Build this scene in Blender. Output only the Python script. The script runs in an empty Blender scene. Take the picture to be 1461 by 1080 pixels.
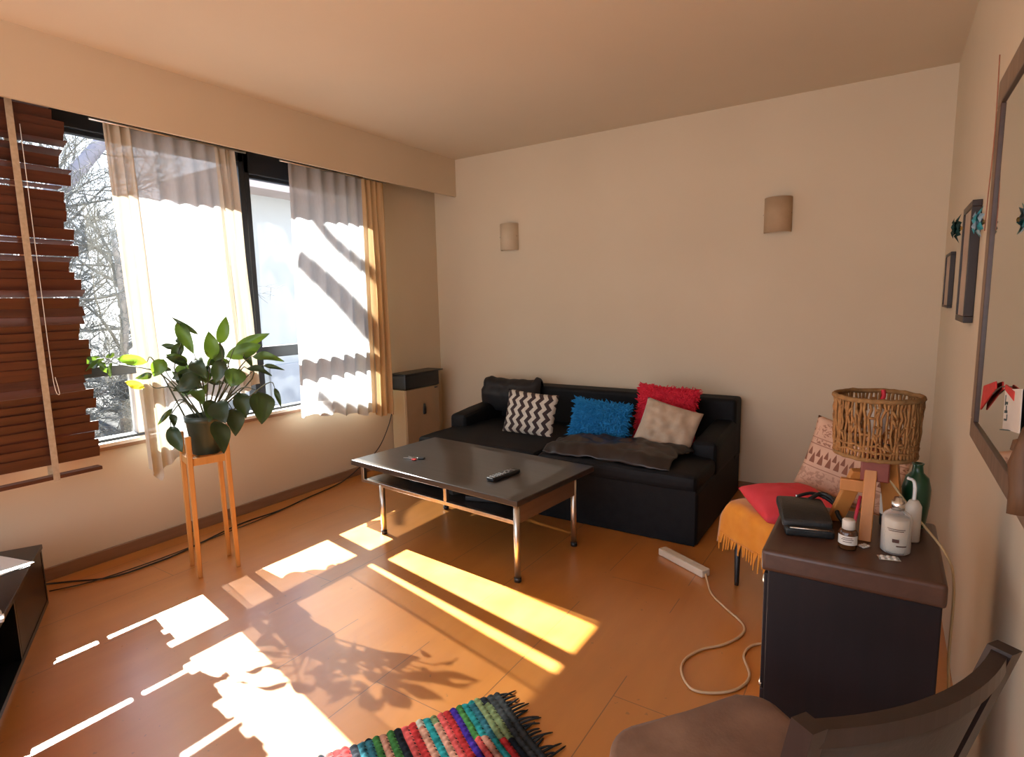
import bpy, bmesh, math, random
from mathutils import Vector, Matrix, Euler, noise

random.seed(7)
S = bpy.context.scene
COL = S.collection
PI = math.pi

# ------------------------------------------------------------------ camera
cam_d = bpy.data.cameras.new('camera')
cam_d.sensor_fit = 'HORIZONTAL'
cam_d.sensor_width = 36.0
cam_d.lens = 36.0 * 819.6 / 1461.0
cam_d.clip_start = 0.02
cam = bpy.data.objects.new('camera', cam_d)
COL.objects.link(cam)
YAW, PITCH, ROLL = 0.5771, -0.1326, -0.0215
fw = Vector((-math.sin(YAW) * math.cos(PITCH), math.cos(YAW) * math.cos(PITCH), math.sin(PITCH)))
rt = fw.cross(Vector((0, 0, 1))).normalized()
up = rt.cross(fw)
rt2 = math.cos(ROLL) * rt + math.sin(ROLL) * up
up2 = -math.sin(ROLL) * rt + math.cos(ROLL) * up
cam.matrix_world = Matrix(((rt2.x, up2.x, -fw.x, 3.3682), (rt2.y, up2.y, -fw.y, -3.9952), (rt2.z, up2.z, -fw.z, 1.3015), (0, 0, 0, 1)))
S.camera = cam

# ------------------------------------------------------------------ sky, sun, exposure
S.view_settings.view_transform = 'Standard'
S.view_settings.look = 'None'
S.view_settings.gamma = 1.0
S.view_settings.exposure = 1.12
S.cycles.use_denoising = True
S.cycles.max_bounces = 10
S.cycles.diffuse_bounces = 6
S.cycles.transparent_max_bounces = 16
S.cycles.sample_clamp_indirect = 6.0
S.cycles.caustics_reflective = False
S.cycles.caustics_refractive = False

world = bpy.data.worlds.new('daylight_sky')
S.world = world
world.use_nodes = True
wn = world.node_tree
wn.nodes.clear()
w_out = wn.nodes.new('ShaderNodeOutputWorld')
w_bg = wn.nodes.new('ShaderNodeBackground')
w_ramp = wn.nodes.new('ShaderNodeValToRGB')
w_tc = wn.nodes.new('ShaderNodeTexCoord')
w_sep = wn.nodes.new('ShaderNodeSeparateXYZ')
wn.links.new(w_tc.outputs['Generated'], w_sep.inputs[0])
wn.links.new(w_sep.outputs['Z'], w_ramp.inputs[0])
wn.links.new(w_ramp.outputs[0], w_bg.inputs[0])
wn.links.new(w_bg.outputs[0], w_out.inputs[0])
w_ramp.color_ramp.elements[0].position = 0.0
w_ramp.color_ramp.elements[0].color = (0.93, 0.95, 1.0, 1)
w_ramp.color_ramp.elements[1].position = 0.7
w_ramp.color_ramp.elements[1].color = (0.42, 0.62, 1.0, 1)
w_bg.inputs[1].default_value = 1.8

sun_d = bpy.data.lights.new('sun', 'SUN')
sun_d.energy = 31.0
sun_d.angle = math.radians(0.5)
sun_d.color = (1.0, 0.97, 0.91)
sun = bpy.data.objects.new('sun', sun_d)
COL.objects.link(sun)
SUN_DIR = Vector((1.0, -0.19, -0.80)).normalized()
sun.rotation_euler = SUN_DIR.to_track_quat('-Z', 'Y').to_euler()
sun.location = (-6, 1, 6)

# ------------------------------------------------------------------ node helpers
class Mat:
    """a material with a principled shader and small helpers to wire procedural nodes"""
    def __init__(self, name, color=(0.5, 0.5, 0.5), rough=0.5, metal=0.0, spec=0.5, sheen=0.0, coat=0.0):
        self.m = bpy.data.materials.new(name)
        self.m.use_nodes = True
        self.t = self.m.node_tree
        self.b = self.t.nodes['Principled BSDF']
        self.out = self.t.nodes['Material Output']
        self.b.inputs['Base Color'].default_value = (*color, 1)
        self.b.inputs['Roughness'].default_value = rough
        self.b.inputs['Metallic'].default_value = metal
        self.b.inputs['Specular IOR Level'].default_value = spec
        self.b.inputs['Sheen Weight'].default_value = sheen
        self.b.inputs['Coat Weight'].default_value = coat
        self.tc = None
    def n(self, kind, **kw):
        nd = self.t.nodes.new(kind)
        for k, v in kw.items():
            setattr(nd, k, v)
        return nd
    def link(self, a, b):
        self.t.links.new(a, b)
    def coord(self, which='Object'):
        if self.tc is None:
            self.tc = self.n('ShaderNodeTexCoord')
        return self.tc.outputs[which]
    def mapped(self, scale=(1, 1, 1), rot=(0, 0, 0), which='Object'):
        mp = self.n('ShaderNodeMapping')
        mp.inputs['Scale'].default_value = scale
        mp.inputs['Rotation'].default_value = rot
        self.link(self.coord(which), mp.inputs[0])
        return mp.outputs[0]
    def noise(self, scale=5, detail=4, vec=None, rough=0.5, dist=0.0):
        nd = self.n('ShaderNodeTexNoise')
        nd.inputs['Scale'].default_value = scale
        nd.inputs['Detail'].default_value = detail
        nd.inputs['Roughness'].default_value = rough
        nd.inputs['Distortion'].default_value = dist
        self.link(vec if vec is not None else self.coord(), nd.inputs['Vector'])
        return nd.outputs['Fac']
    def ramp(self, fac, stops):
        nd = self.n('ShaderNodeValToRGB')
        e = nd.color_ramp.elements
        while len(e) < len(stops):
            e.new(0.5)
        for i, (p, c) in enumerate(stops):
            e[i].position = p
            e[i].color = (*c, 1)
        self.link(fac, nd.inputs[0])
        return nd.outputs[0]
    def math(self, op, a, b=None, c=None):
        nd = self.n('ShaderNodeMath', operation=op)
        for i, v in enumerate((a, b, c)):
            if v is None:
                continue
            if isinstance(v, (int, float)):
                nd.inputs[i].default_value = v
            else:
                self.link(v, nd.inputs[i])
        return nd.outputs[0]
    def mix(self, fac, a, b):
        nd = self.n('ShaderNodeMix', data_type='RGBA')
        for s, v in ((0, fac), (6, a), (7, b)):
            if isinstance(v, (int, float)):
                nd.inputs[s].default_value = v
            elif isinstance(v, tuple):
                nd.inputs[s].default_value = (*v, 1)
            else:
                self.link(v, nd.inputs[s])
        return nd.outputs[2]
    def color(self, sock):
        self.link(sock, self.b.inputs['Base Color'])
        return self
    def bump(self, height, strength=0.2, dist=0.01):
        nd = self.n('ShaderNodeBump')
        nd.inputs['Strength'].default_value = strength
        nd.inputs['Distance'].default_value = dist
        self.link(height, nd.inputs['Height'])
        self.link(nd.outputs[0], self.b.inputs['Normal'])
        return self

def mottled(name, a, b, scale=8, rough=0.6, spec=0.4, bump=0.0, bscale=60, metal=0.0, sheen=0.0, coat=0.0, stretch=(1, 1, 1)):
    m = Mat(name, a, rough, metal, spec, sheen, coat)
    v = m.mapped(stretch)
    m.color(m.ramp(m.noise(scale, 5, v), [(0.3, a), (0.7, b)]))
    if bump:
        m.bump(m.noise(bscale, 3, v), bump, 0.004)
    return m.m

def wood(name, a, b, rough=0.45, axis=2, spec=0.4, coat=0.0, scale=14):
    st = [1.0, 1.0, 1.0]
    st[axis] = 0.08
    m = Mat(name, a, rough, 0, spec, 0, coat)
    v = m.mapped(tuple(st))
    m.color(m.ramp(m.noise(scale * 2, 6, v, 0.6, 0.6), [(0.3, a), (0.7, b)]))
    m.bump(m.noise(scale * 5, 3, v), 0.06, 0.003)
    return m.m

# ------------------------------------------------------------------ mesh helpers
class MB:
    """collects shapes for ONE mesh object"""
    def __init__(self):
        self.bm = bmesh.new()
        self.smooth = False
    def _face(self, vs, mi=0, sm=False):
        try:
            f = self.bm.faces.new(vs)
            f.material_index = mi
            f.smooth = sm
            return f
        except ValueError:
            return None
    def box(self, a, b, mat=None, bevel=0.0, mi=0, segs=2):
        x0, y0, z0 = a
        x1, y1, z1 = b
        vs = [self.bm.verts.new(p) for p in ((x0, y0, z0), (x1, y0, z0), (x1, y1, z0), (x0, y1, z0), (x0, y0, z1), (x1, y0, z1), (x1, y1, z1), (x0, y1, z1))]
        fs = [self._face([vs[i] for i in q], mi) for q in ((0, 3, 2, 1), (4, 5, 6, 7), (0, 1, 5, 4), (1, 2, 6, 5), (2, 3, 7, 6), (3, 0, 4, 7))]
        if mat is not None:
            bmesh.ops.transform(self.bm, matrix=mat, verts=vs)
        if bevel > 0:
            es = list({e for f in fs for e in f.edges})
            r = bmesh.ops.bevel(self.bm, geom=es, offset=bevel, segments=segs, profile=0.6, affect='EDGES', clamp_overlap=True)
            for f in r['faces']:
                f.material_index = mi
                f.smooth = True
        return self
    def hexa(self, pts, mi=0, bevel=0.0):
        """eight corners: four of the bottom, four of the top, both going round"""
        vs = [self.bm.verts.new(p) for p in pts]
        fs = [self._face([vs[i] for i in q], mi) for q in ((0, 3, 2, 1), (4, 5, 6, 7), (0, 1, 5, 4), (1, 2, 6, 5), (2, 3, 7, 6), (3, 0, 4, 7))]
        if bevel > 0:
            es = list({e for f in fs for e in f.edges})
            r = bmesh.ops.bevel(self.bm, geom=es, offset=bevel, segments=2, profile=0.6, affect='EDGES', clamp_overlap=True)
            for f in r['faces']:
                f.smooth = True
        return self
    def tube(self, pts, rad, n=8, mi=0, cap=True, closed=False):
        pts = [Vector(p) for p in pts]
        k = len(pts)
        rads = rad if isinstance(rad, (list, tuple)) else [rad] * k
        rings = []
        ref = None
        for i, p in enumerate(pts):
            if closed:
                t = (pts[(i + 1) % k] - pts[i - 1])
            else:
                t = pts[min(i + 1, k - 1)] - pts[max(i - 1, 0)]
            if t.length < 1e-9:
                t = Vector((0, 0, 1))
            t.normalize()
            if ref is None:
                ref = Vector((0, 0, 1)) if abs(t.z) < 0.9 else Vector((1, 0, 0))
            a = (ref - t * ref.dot(t))
            if a.length < 1e-6:
                a = t.orthogonal()
            a.normalize()
            ref = a
            b = t.cross(a)
            rings.append([self.bm.verts.new(p + (a * math.cos(2 * PI * j / n) + b * math.sin(2 * PI * j / n)) * rads[i]) for j in range(n)])
        m = k if closed else k - 1
        for i in range(m):
            r0, r1 = rings[i], rings[(i + 1) % k]
            for j in range(n):
                self._face((r0[j], r0[(j + 1) % n], r1[(j + 1) % n], r1[j]), mi, True)
        if cap and not closed:
            self._face(rings[0][::-1], mi)
            self._face(rings[-1], mi)
        return self
    def lathe(self, prof, center=(0, 0, 0), n=28, mi=0, squash=(1, 1)):
        cx, cy, cz = center
        rings = []
        for r, z in prof:
            if r <= 1e-6:
                rings.append([self.bm.verts.new((cx, cy, cz + z))])
            else:
                rings.append([self.bm.verts.new((cx + r * squash[0] * math.cos(2 * PI * j / n), cy + r * squash[1] * math.sin(2 * PI * j / n), cz + z)) for j in range(n)])
        for a, b in zip(rings[:-1], rings[1:]):
            if len(a) == 1 and len(b) == 1:
                continue
            for j in range(n):
                j2 = (j + 1) % n
                if len(a) == 1:
                    self._face((a[0], b[j2], b[j]), mi, True)
                elif len(b) == 1:
                    self._face((a[j], a[j2], b[0]), mi, True)
                else:
                    self._face((a[j], a[j2], b[j2], b[j]), mi, True)
        return self
    def grid(self, fn, nu, nv, mi=0, mif=None):
        vs = [[self.bm.verts.new(fn(i / nu, j / nv)) for j in range(nv + 1)] for i in range(nu + 1)]
        for i in range(nu):
            for j in range(nv):
                self._face((vs[i][j], vs[i + 1][j], vs[i + 1][j + 1], vs[i][j + 1]), mif(i, j) if mif else mi, True)
        return vs
    def prism(self, outline, z0, z1, mat=None, bevel=0.0, mi=0):
        lo = [self.bm.verts.new((x, y, z0)) for x, y in outline]
        hi = [self.bm.verts.new((x, y, z1)) for x, y in outline]
        n = len(outline)
        fs = [self._face(lo[::-1], mi), self._face(hi, mi)]
        for i in range(n):
            fs.append(self._face((lo[i], lo[(i + 1) % n], hi[(i + 1) % n], hi[i]), mi))
        if mat is not None:
            bmesh.ops.transform(self.bm, matrix=mat, verts=lo + hi)
        if bevel > 0:
            es = list({e for f in fs[:2] for e in f.edges})
            r = bmesh.ops.bevel(self.bm, geom=es, offset=bevel, segments=2, profile=0.6, affect='EDGES', clamp_overlap=True)
            for f in r['faces']:
                f.smooth = True
        return self
    def build(self, name, mats, parent=None, loc=None, rot=None, recalc=True):
        if recalc:
            bmesh.ops.recalc_face_normals(self.bm, faces=self.bm.faces[:])
        me = bpy.data.meshes.new(name)
        self.bm.to_mesh(me)
        self.bm.free()
        for m in (mats if isinstance(mats, (list, tuple)) else [mats]):
            me.materials.append(m)
        o = bpy.data.objects.new(name, me)
        COL.objects.link(o)
        if parent is not None:
            o.parent = parent
        if loc is not None:
            o.location = loc
        if rot is not None:
            o.rotation_euler = rot
        return o

def thing(name, label, cat, loc=(0, 0, 0), rot=(0, 0, 0), group=None):
    o = bpy.data.objects.new(name, None)
    o.empty_display_size = 0.05
    COL.objects.link(o)
    o.location = loc
    o.rotation_euler = rot
    return tag(o, label, cat, group)

def tag(o, label, cat, group=None, kind=None):
    o['label'] = label
    o['category'] = cat
    if group:
        o['group'] = group
    if kind:
        o['kind'] = kind
    return o

def struct(o, label=None):
    o['kind'] = 'structure'
    if label:
        o['label'] = label
    return o

def fbm(x, y, z=0.0):
    return noise.noise(Vector((x, y, z)))

def catmull(pts, sub=6):
    pts = [Vector(p) for p in pts]
    out = []
    for i in range(len(pts) - 1):
        p0 = pts[max(i - 1, 0)]
        p1, p2 = pts[i], pts[i + 1]
        p3 = pts[min(i + 2, len(pts) - 1)]
        for s in range(sub):
            t = s / sub
            out.append(0.5 * ((2 * p1) + (p2 - p0) * t + (2 * p0 - 5 * p1 + 4 * p2 - p3) * t * t + (3 * p1 - p0 - 3 * p2 + p3) * t ** 3))
    out.append(pts[-1])
    return out

def cloth_mat(name, col, transp, transl, rough=0.9, weave=700):
    """thin woven cloth: part of the light goes straight through the weave, part is scattered through"""
    m = Mat(name, col, rough, 0, 0.1)
    tl = m.n('ShaderNodeBsdfTranslucent')
    tr = m.n('ShaderNodeBsdfTransparent')
    tl.inputs[0].default_value = (*col, 1)
    nz = m.noise(90, 3, m.mapped((1, 1, 0.3)))
    c = m.ramp(nz, [(0.3, tuple(x * 0.93 for x in col)), (0.7, col)])
    m.color(c)
    m.link(c, tl.inputs[0])
    m1 = m.n('ShaderNodeMixShader')
    m1.inputs[0].default_value = transl
    m.link(m.b.outputs[0], m1.inputs[1])
    m.link(tl.outputs[0], m1.inputs[2])
    m2 = m.n('ShaderNodeMixShader')
    m2.inputs[0].default_value = transp
    m.link(m1.outputs[0], m2.inputs[1])
    m.link(tr.outputs[0], m2.inputs[2])
    m.link(m2.outputs[0], m.out.inputs[0])
    return m.m

def pane_mat(name):
    """thin clear pane: straight-through with a mirror reflection that grows at grazing angles"""
    m = Mat(name)
    tr = m.n('ShaderNodeBsdfTransparent')
    tr.inputs[0].default_value = (0.96, 0.98, 0.98, 1)
    gl = m.n('ShaderNodeBsdfGlossy')
    gl.inputs['Roughness'].default_value = 0.02
    fr = m.n('ShaderNodeFresnel')
    fr.inputs[0].default_value = 1.3
    mx = m.n('ShaderNodeMixShader')
    m.link(fr.outputs[0], mx.inputs[0])
    m.link(tr.outputs[0], mx.inputs[1])
    m.link(gl.outputs[0], mx.inputs[2])
    m.link(mx.outputs[0], m.out.inputs[0])
    return m.m

# ------------------------------------------------------------------ materials
WALL_A, WALL_B = (0.595, 0.495, 0.355), (0.635, 0.53, 0.385)
M_wall = mottled('wall_paint', WALL_A, WALL_B, 1.3, 0.75, 0.25, 0.05, 120)
M_ceil = mottled('ceiling_paint', (0.63, 0.555, 0.44), (0.67, 0.59, 0.47), 1.1, 0.8, 0.2, 0.04, 100)
M_base = wood('baseboard_wood', (0.20, 0.105, 0.055), (0.26, 0.14, 0.075), 0.5, 1)
M_frame = mottled('dark_aluminium', (0.012, 0.015, 0.02), (0.02, 0.023, 0.03), 6, 0.4, 0.4)
M_sill = mottled('sill_paint', (0.72, 0.66, 0.58), (0.8, 0.74, 0.66), 5, 0.5, 0.4)
M_glass = pane_mat('window_glass')

def floor_material():
    m = Mat('varnished_board_floor', (0.5, 0.25, 0.08), 0.36, 0, 0.8, 0, 0.9)
    m.b.inputs['Coat Roughness'].default_value = 0.28
    v = m.mapped((1, 0.16, 1))
    sep = m.n('ShaderNodeSeparateXYZ')
    m.link(m.coord(), sep.inputs[0])
    x, y = sep.outputs['X'], sep.outputs['Y']
    W = 0.365
    xs = m.math('DIVIDE', m.math('ADD', x, 0.245), W)
    fr = m.math('FRACT', xs)
    row = m.math('FLOOR', xs)
    gap_x = m.math('LESS_THAN', fr, 0.010)
    ys = m.math('DIVIDE', m.math('ADD', y, m.math('MULTIPLY', row, 0.77)), 1.9)
    gap_y = m.math('LESS_THAN', m.math('FRACT', ys), 0.0016)
    gap = m.math('MAXIMUM', gap_x, gap_y)
    # seams are worn: they come and go
    keep = m.math('GREATER_THAN', m.noise(1.4, 2), 0.47)
    gap = m.math('MULTIPLY', gap, keep)
    a = m.ramp(m.noise(9, 6, v, 0.6, 0.4), [(0.25, (0.49, 0.175, 0.026)), (0.75, (0.59, 0.225, 0.037))])
    b = m.ramp(m.noise(0.9, 3), [(0.3, (0.86, 0.82, 0.78)), (0.7, (1.0, 1.0, 1.0))])
    mul = m.n('ShaderNodeMix', data_type='RGBA', blend_type='MULTIPLY')
    mul.inputs[0].default_value = 1.0
    m.link(a, mul.inputs[6])
    m.link(b, mul.inputs[7])
    c = m.mix(m.math('MULTIPLY', gap, 0.75), mul.outputs[2], (0.10, 0.045, 0.02))
    # small scuffs and specks
    sp = m.math('GREATER_THAN', m.noise(38, 2), 0.735)
    c = m.mix(m.math('MULTIPLY', sp, 0.5), c, (0.16, 0.08, 0.035))
    m.color(c)
    m.link(m.ramp(m.noise(5, 4), [(0.2, (0.26, 0.26, 0.26)), (0.8, (0.42, 0.42, 0.42))]), m.b.inputs['Roughness'])
    m.bump(m.noise(14, 3, v), 0.05, 0.01)
    return m.m
M_floor = floor_material()

M_black_leather = mottled('black_sofa_fabric', (0.004, 0.004, 0.005), (0.007, 0.007, 0.008), 30, 0.6, 0.18, 0.25, 220)
M_black_wood = wood('black_table_lacquer', (0.030, 0.025, 0.022), (0.046, 0.038, 0.033), 0.30, 0, 0.5)
M_steel = mottled('brushed_steel', (0.55, 0.50, 0.43), (0.66, 0.61, 0.53), 40, 0.32, 0.5, 0, 60, 1.0, stretch=(1, 1, 0.1))
M_dark_lump = mottled('dark_clutter', (0.012, 0.011, 0.011), (0.03, 0.026, 0.024), 20, 0.6)
M_chest = wood('dark_chest_wood', (0.009, 0.006, 0.007), (0.014, 0.008, 0.009), 0.5, 2, 0.25)
M_chest_top = wood('dark_chest_top', (0.060, 0.028, 0.018), (0.085, 0.040, 0.025), 0.38, 1)
M_tv = mottled('black_unit_lacquer', (0.004, 0.005, 0.007), (0.007, 0.008, 0.010), 12, 0.3, 0.4)
M_black = mottled('black_plastic', (0.010, 0.010, 0.011), (0.016, 0.016, 0.017), 30, 0.4, 0.5)
M_grey_key = mottled('grey_rubber_keys', (0.25, 0.25, 0.25), (0.33, 0.33, 0.32), 50, 0.6)
M_pine = wood('honey_pine', (0.50, 0.22, 0.055), (0.62, 0.30, 0.085), 0.45, 2)
M_pot = mottled('dark_green_plastic', (0.022, 0.040, 0.030), (0.032, 0.052, 0.040), 10, 0.4, 0.5)
M_soil = mottled('potting_soil', (0.02, 0.013, 0.008), (0.05, 0.032, 0.02), 60, 0.95)

# ================================================================== the room
W, H, YB = 3.622, 2.5, -5.7          # width, height, y of the wall behind the camera
WIN0, WIN1 = -5.2, -0.80             # window opening along the wall
SILL, HEAD = 0.60, 2.27

b = MB()
b.box((-0.2, YB, -0.15), (W + 0.15, 0.15, 0.0))
struct(b.build('floor', M_floor))
b = MB()
b.box((-0.2, YB - 0.15, H), (W + 0.15, 0.15, H + 0.15))
struct(b.build('ceiling', M_ceil))

b = MB()
b.box((-0.2, YB, 0), (0, 0, SILL))
b.box((-0.2, WIN1, SILL), (0, 0, H))
b.box((-0.2, YB, HEAD), (0, WIN1, H))
b.box((-0.2, YB, SILL), (0, WIN0, HEAD))
struct(b.build('wall_left', M_wall))
b = MB()
b.box((-0.2, 0, 0), (W + 0.15, 0.15, H))
struct(b.build('wall_far', M_wall))
b = MB()
b.box((W, YB, 0), (W + 0.15, 0, H))
struct(b.build('wall_right', M_wall))
# wall behind the camera, with an unseen wide opening added for fill light
b = MB()
b.box((-0.2, YB - 0.15, 0), (W + 0.15, YB, 0.15))
b.box((-0.2, YB - 0.15, 2.4), (W + 0.15, YB, H))
b.box((-0.2, YB - 0.15, 0.15), (0.1, YB, 2.4))
b.box((3.56, YB - 0.15, 0.15), (W + 0.15, YB, 2.4))
struct(b.build('wall_back', M_wall))
# boxed-in pelmet above the window
b = MB()
b.box((0.217, YB, 2.196), (0.239, 0.0, H))
struct(b.build('trim_1', M_wall))

b = MB()
b.box((0.0, YB, 0.0), (0.016, -0.0, 0.065), bevel=0.004)
struct(b.build('baseboard_left', M_base))
b = MB()
b.box((0.016, -0.016, 0.0), (W, 0.0, 0.065), bevel=0.004)
struct(b.build('baseboard_far', M_base))

# ---- windows: dark aluminium, one fixed unit and one opening unit
def window(name, y0, y1, head_z, tr0, tr1, posts=()):
    root = bpy.data.objects.new(name, None)
    COL.objects.link(root)
    root.location = (-0.06, (y0 + y1) / 2, SILL)
    struct(root)
    off = Vector(root.location)
    def B(x0, ya, z0, x1, yb, z1, mb, bev=0.004):
        mb.box((x0 - off.x, ya - off.y, z0 - off.z), (x1 - off.x, yb - off.y, z1 - off.z), bevel=bev)
    f = MB()
    B(-0.10, y0, head_z, -0.02, y1, HEAD, f)
    B(-0.085, y0, head_z - 0.02, -0.045, y1, head_z, f, 0.002)
    B(-0.10, y0, SILL, -0.02, y1, SILL + 0.035, f)
    B(-0.10, y0, SILL, -0.02, y0 + 0.035, HEAD, f)
    B(-0.10, y1 - 0.035, SILL, -0.02, y1, HEAD, f)
    f.build('window_frame', M_frame, root)
    t = MB()
    B(-0.10, y0 + 0.03, tr0, -0.02, y1 - 0.03, tr1, t)
    t.build('transom', M_frame, root)
    for (py, pw, pz0, pz1) in posts:
        p = MB()
        B(-0.09, py, pz0, -0.03, py + pw, pz1, p)
        p.build('post', M_sill if pz1 < 1.0 else M_frame, root)
    for (z0, z1) in ((SILL + 0.035, tr0), (tr1, head_z)):
        g = MB()
        B(-0.063, y0 + 0.034, z0, -0.058, y1 - 0.034, z1, g, 0)
        struct(g.build('glass_pane', M_glass, root))
    return root
window('window_1', WIN0, -1.785, 2.19, 0.962, 1.015, posts=((-2.53, 0.05, SILL + 0.03, 0.97), (-3.6, 0.05, SILL + 0.03, HEAD - 0.03)))
window('window_2', -1.785, WIN1, 2.13, 0.972, 1.045)
b = MB()
b.box((-0.02, WIN0, 0.598), (0.028, WIN1, 0.622), bevel=0.003)
sl = struct(b.build('trim_2', M_sill))
b = MB()
b.box((0.024 , WIN0, 0.586), (0.032, WIN1, 0.604), bevel=0.002)
b.build('sill_nosing', M_base, sl)

# ---- outside: slab above the window, slope, pale house, bare trees
M_conc = mottled('outside_render', (0.62, 0.60, 0.57), (0.70, 0.68, 0.65), 3, 0.85)
b = MB()
b.box((-0.40, YB, 2.28), (-0.2, 1.0, 2.5))
struct(b.build('trim_3', M_conc))

M_slope = mottled('dry_garden_slope', (0.06, 0.056, 0.053), (0.16, 0.152, 0.145), 2.2, 0.95, 0.1, 0.3, 9)
b = MB()
def slope_fn(u, v):
    x = -1.2 - 13 * u
    y = -9 + 16 * v
    return Vector((x, y, -1.4 + 0.20 * (-x - 1.2) + 0.35 * fbm(x * 0.5, y * 0.5)))
b.grid(slope_fn, 40, 50)
struct(b.build('ground', M_slope))

M_house = mottled('pale_house_render', (0.36, 0.36, 0.35), (0.42, 0.42, 0.41), 1.5, 0.85)
M_house_trim = mottled('house_eaves', (0.40, 0.32, 0.29), (0.46, 0.37, 0.34), 2, 0.7)
hs = thing('neighbour_house', 'pale rendered house wall with low eaves outside the uncovered window pane', 'house', (-6.0, 4.5, -1.0))
b = MB()
b.box((-1.2, -2.9, -1.5), (0.0, 6, 4.25))
b.build('house_wall', M_house, hs)
b = MB()
b.box((-1.6, -3.0, 4.25), (0.6, 6.5, 4.55))
b.build('eaves', M_house_trim, hs)
b = MB()
b.box((-0.02, -2.2, 0.2), (0.05, -0.4, 1.25), bevel=0.01)
b.build('plinth_panel', mottled('house_grey_panel', (0.30, 0.30, 0.31), (0.38, 0.38, 0.39), 3, 0.8), hs)

M_bark = mottled('grey_bark', (0.20, 0.165, 0.135), (0.34, 0.29, 0.25), 12, 0.95)
M_twig = mottled('dry_twigs', (0.085, 0.085, 0.075), (0.17, 0.16, 0.14), 9, 0.95)
M_pale_bark = mottled('pale_trunk_bark', (0.20, 0.18, 0.20), (0.27, 0.245, 0.27), 5, 0.9)
def grow(mb, p, d, ln, r, depth, rng, droop=0.0):
    r = max(r, 0.0042)
    pts = [p.copy()]
    q, dd = p.copy(), d.copy()
    for i in range(4):
        dd = (dd + Vector((rng.uniform(-.2, .2), rng.uniform(-.2, .2), rng.uniform(-.16, .16) - droop))).normalized()
        q = q + dd * ln / 4
        pts.append(q.copy())
    mb.tube(pts, [r * (1 - 0.13 * i) for i in range(5)], 5 if r > .012 else 3, cap=False)
    if depth <= 0:
        return
    for k in range(rng.randint(3, 4) if depth > 1 else rng.randint(3, 5)):
        t = rng.randint(1, 4)
        ax = Vector((rng.uniform(-1, 1), rng.uniform(-1, 1), rng.uniform(-.5, .9))).normalized()
        nd = (dd * 0.75 + ax * 0.85).normalized()
        grow(mb, pts[t], nd, ln * rng.uniform(.55, .75), r * 0.5, depth - 1, rng, droop)
def bare_tree(loc, lean, ht, r, seed, label, depth=4, droop=0.02, primaries=22):
    rng = random.Random(seed)
    t = thing('bare_tree', label, 'tree', loc, group=None)
    tr = MB()
    d = Vector(lean).normalized()
    pts = [Vector((0, 0, 0)), d * ht * .35, d * ht * .7 + Vector((.03, .05, 0)), d * ht]
    tr.tube(catmull(pts, 4), [r * (1 - .045 * i) for i in range(13)], 9)
    tr.build('trunk', M_bark, t)
    tw = MB()
    for k in range(primaries):
        s = rng.uniform(.12, 1.0)
        ax = Vector((rng.uniform(-.4, .4), rng.uniform(-1, 1), rng.uniform(-.1, .8))).normalized()
        grow(tw, d * ht * s, ax, ht * .34, r * .32, depth, rng, droop)
    tw.build('twigs', M_twig, t)
    return t
bare_tree((-5.0, -0.55, -0.8), (0.0, 0.04, 1), 3.0, 0.07, 3, 'bare grey tree with a thicket of twigs outside the pane beside the blind')
bare_tree((-4.3, -1.9, -0.95), (0.0, -0.1, 1), 2.0, 0.07, 12, 'smaller bare tree low behind the wooden blind')
bare_tree((-4.6, -0.15, -0.9), (0.0, -0.25, 1), 1.3, 0.05, 33, 'bare shrub of tangled twigs low down outside the pane beside the blind', 4, 0.05, 26)
bare_tree((-6.6, -1.5, -0.6), (0.0, 0.22, 1), 3.4, 0.08, 41, 'slender bare tree leaning behind the wooden blind', 4, 0.0, 24)
bare_tree((-8.2, -0.3, 0.0), (0.0, 0.1, 1), 3.8, 0.09, 21, 'bare tree farther off up the slope, seen through the sheer curtain')
t = thing('leaning_trunk', 'pale leaning trunk crossing the top of the pane beside the blind', 'tree', (-6.0, -2.6, -0.3))
b = MB()
b.tube(catmull([(.1, 0, 0), (0, .75, 1.5), (0, 1.55, 2.75), (0, 2.15, 3.4), (0, 2.75, 4.2), (0, 3.3, 5.1)], 5), [.15 - .003 * i for i in range(26)], 10)
b.build('trunk', M_pale_bark, t)
# overhanging boughs that throw the soft diagonal shadows onto the curtain nearest the far wall
t = thing('overhanging_bough', 'thick bough high outside, shading the curtain next to the heater', 'tree', (-3.0, -0.95, 4.05))
b = MB()
b.tube(catmull([(0, .02, .05), (0, .35, -.2), (0, .75, -.55), (.1, 1.4, -1.0), (.2, 2.6, -1.5), (.2, 3.2, -2.6)], 4), [.05 + .004 * i for i in range(21)], 9)
b.build('main_limb', M_bark, t)
b = MB()
b.tube(catmull([(.15, 2.2, -1.25), (0, 1.3, -.35), (0, .8, -.1), (-.1, .35, .25), (-.1, 0.1, .5)], 4), [.06 - .002 * i for i in range(17)], 8)
b.tube(catmull([(.1, 1.4, -1.0), (.05, .8, -1.1), (0, .3, -1.0), (0, .08, -.85)], 4), [.05 - .002 * i for i in range(13)], 8)
b.build('side_limb', M_bark, t)

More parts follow.
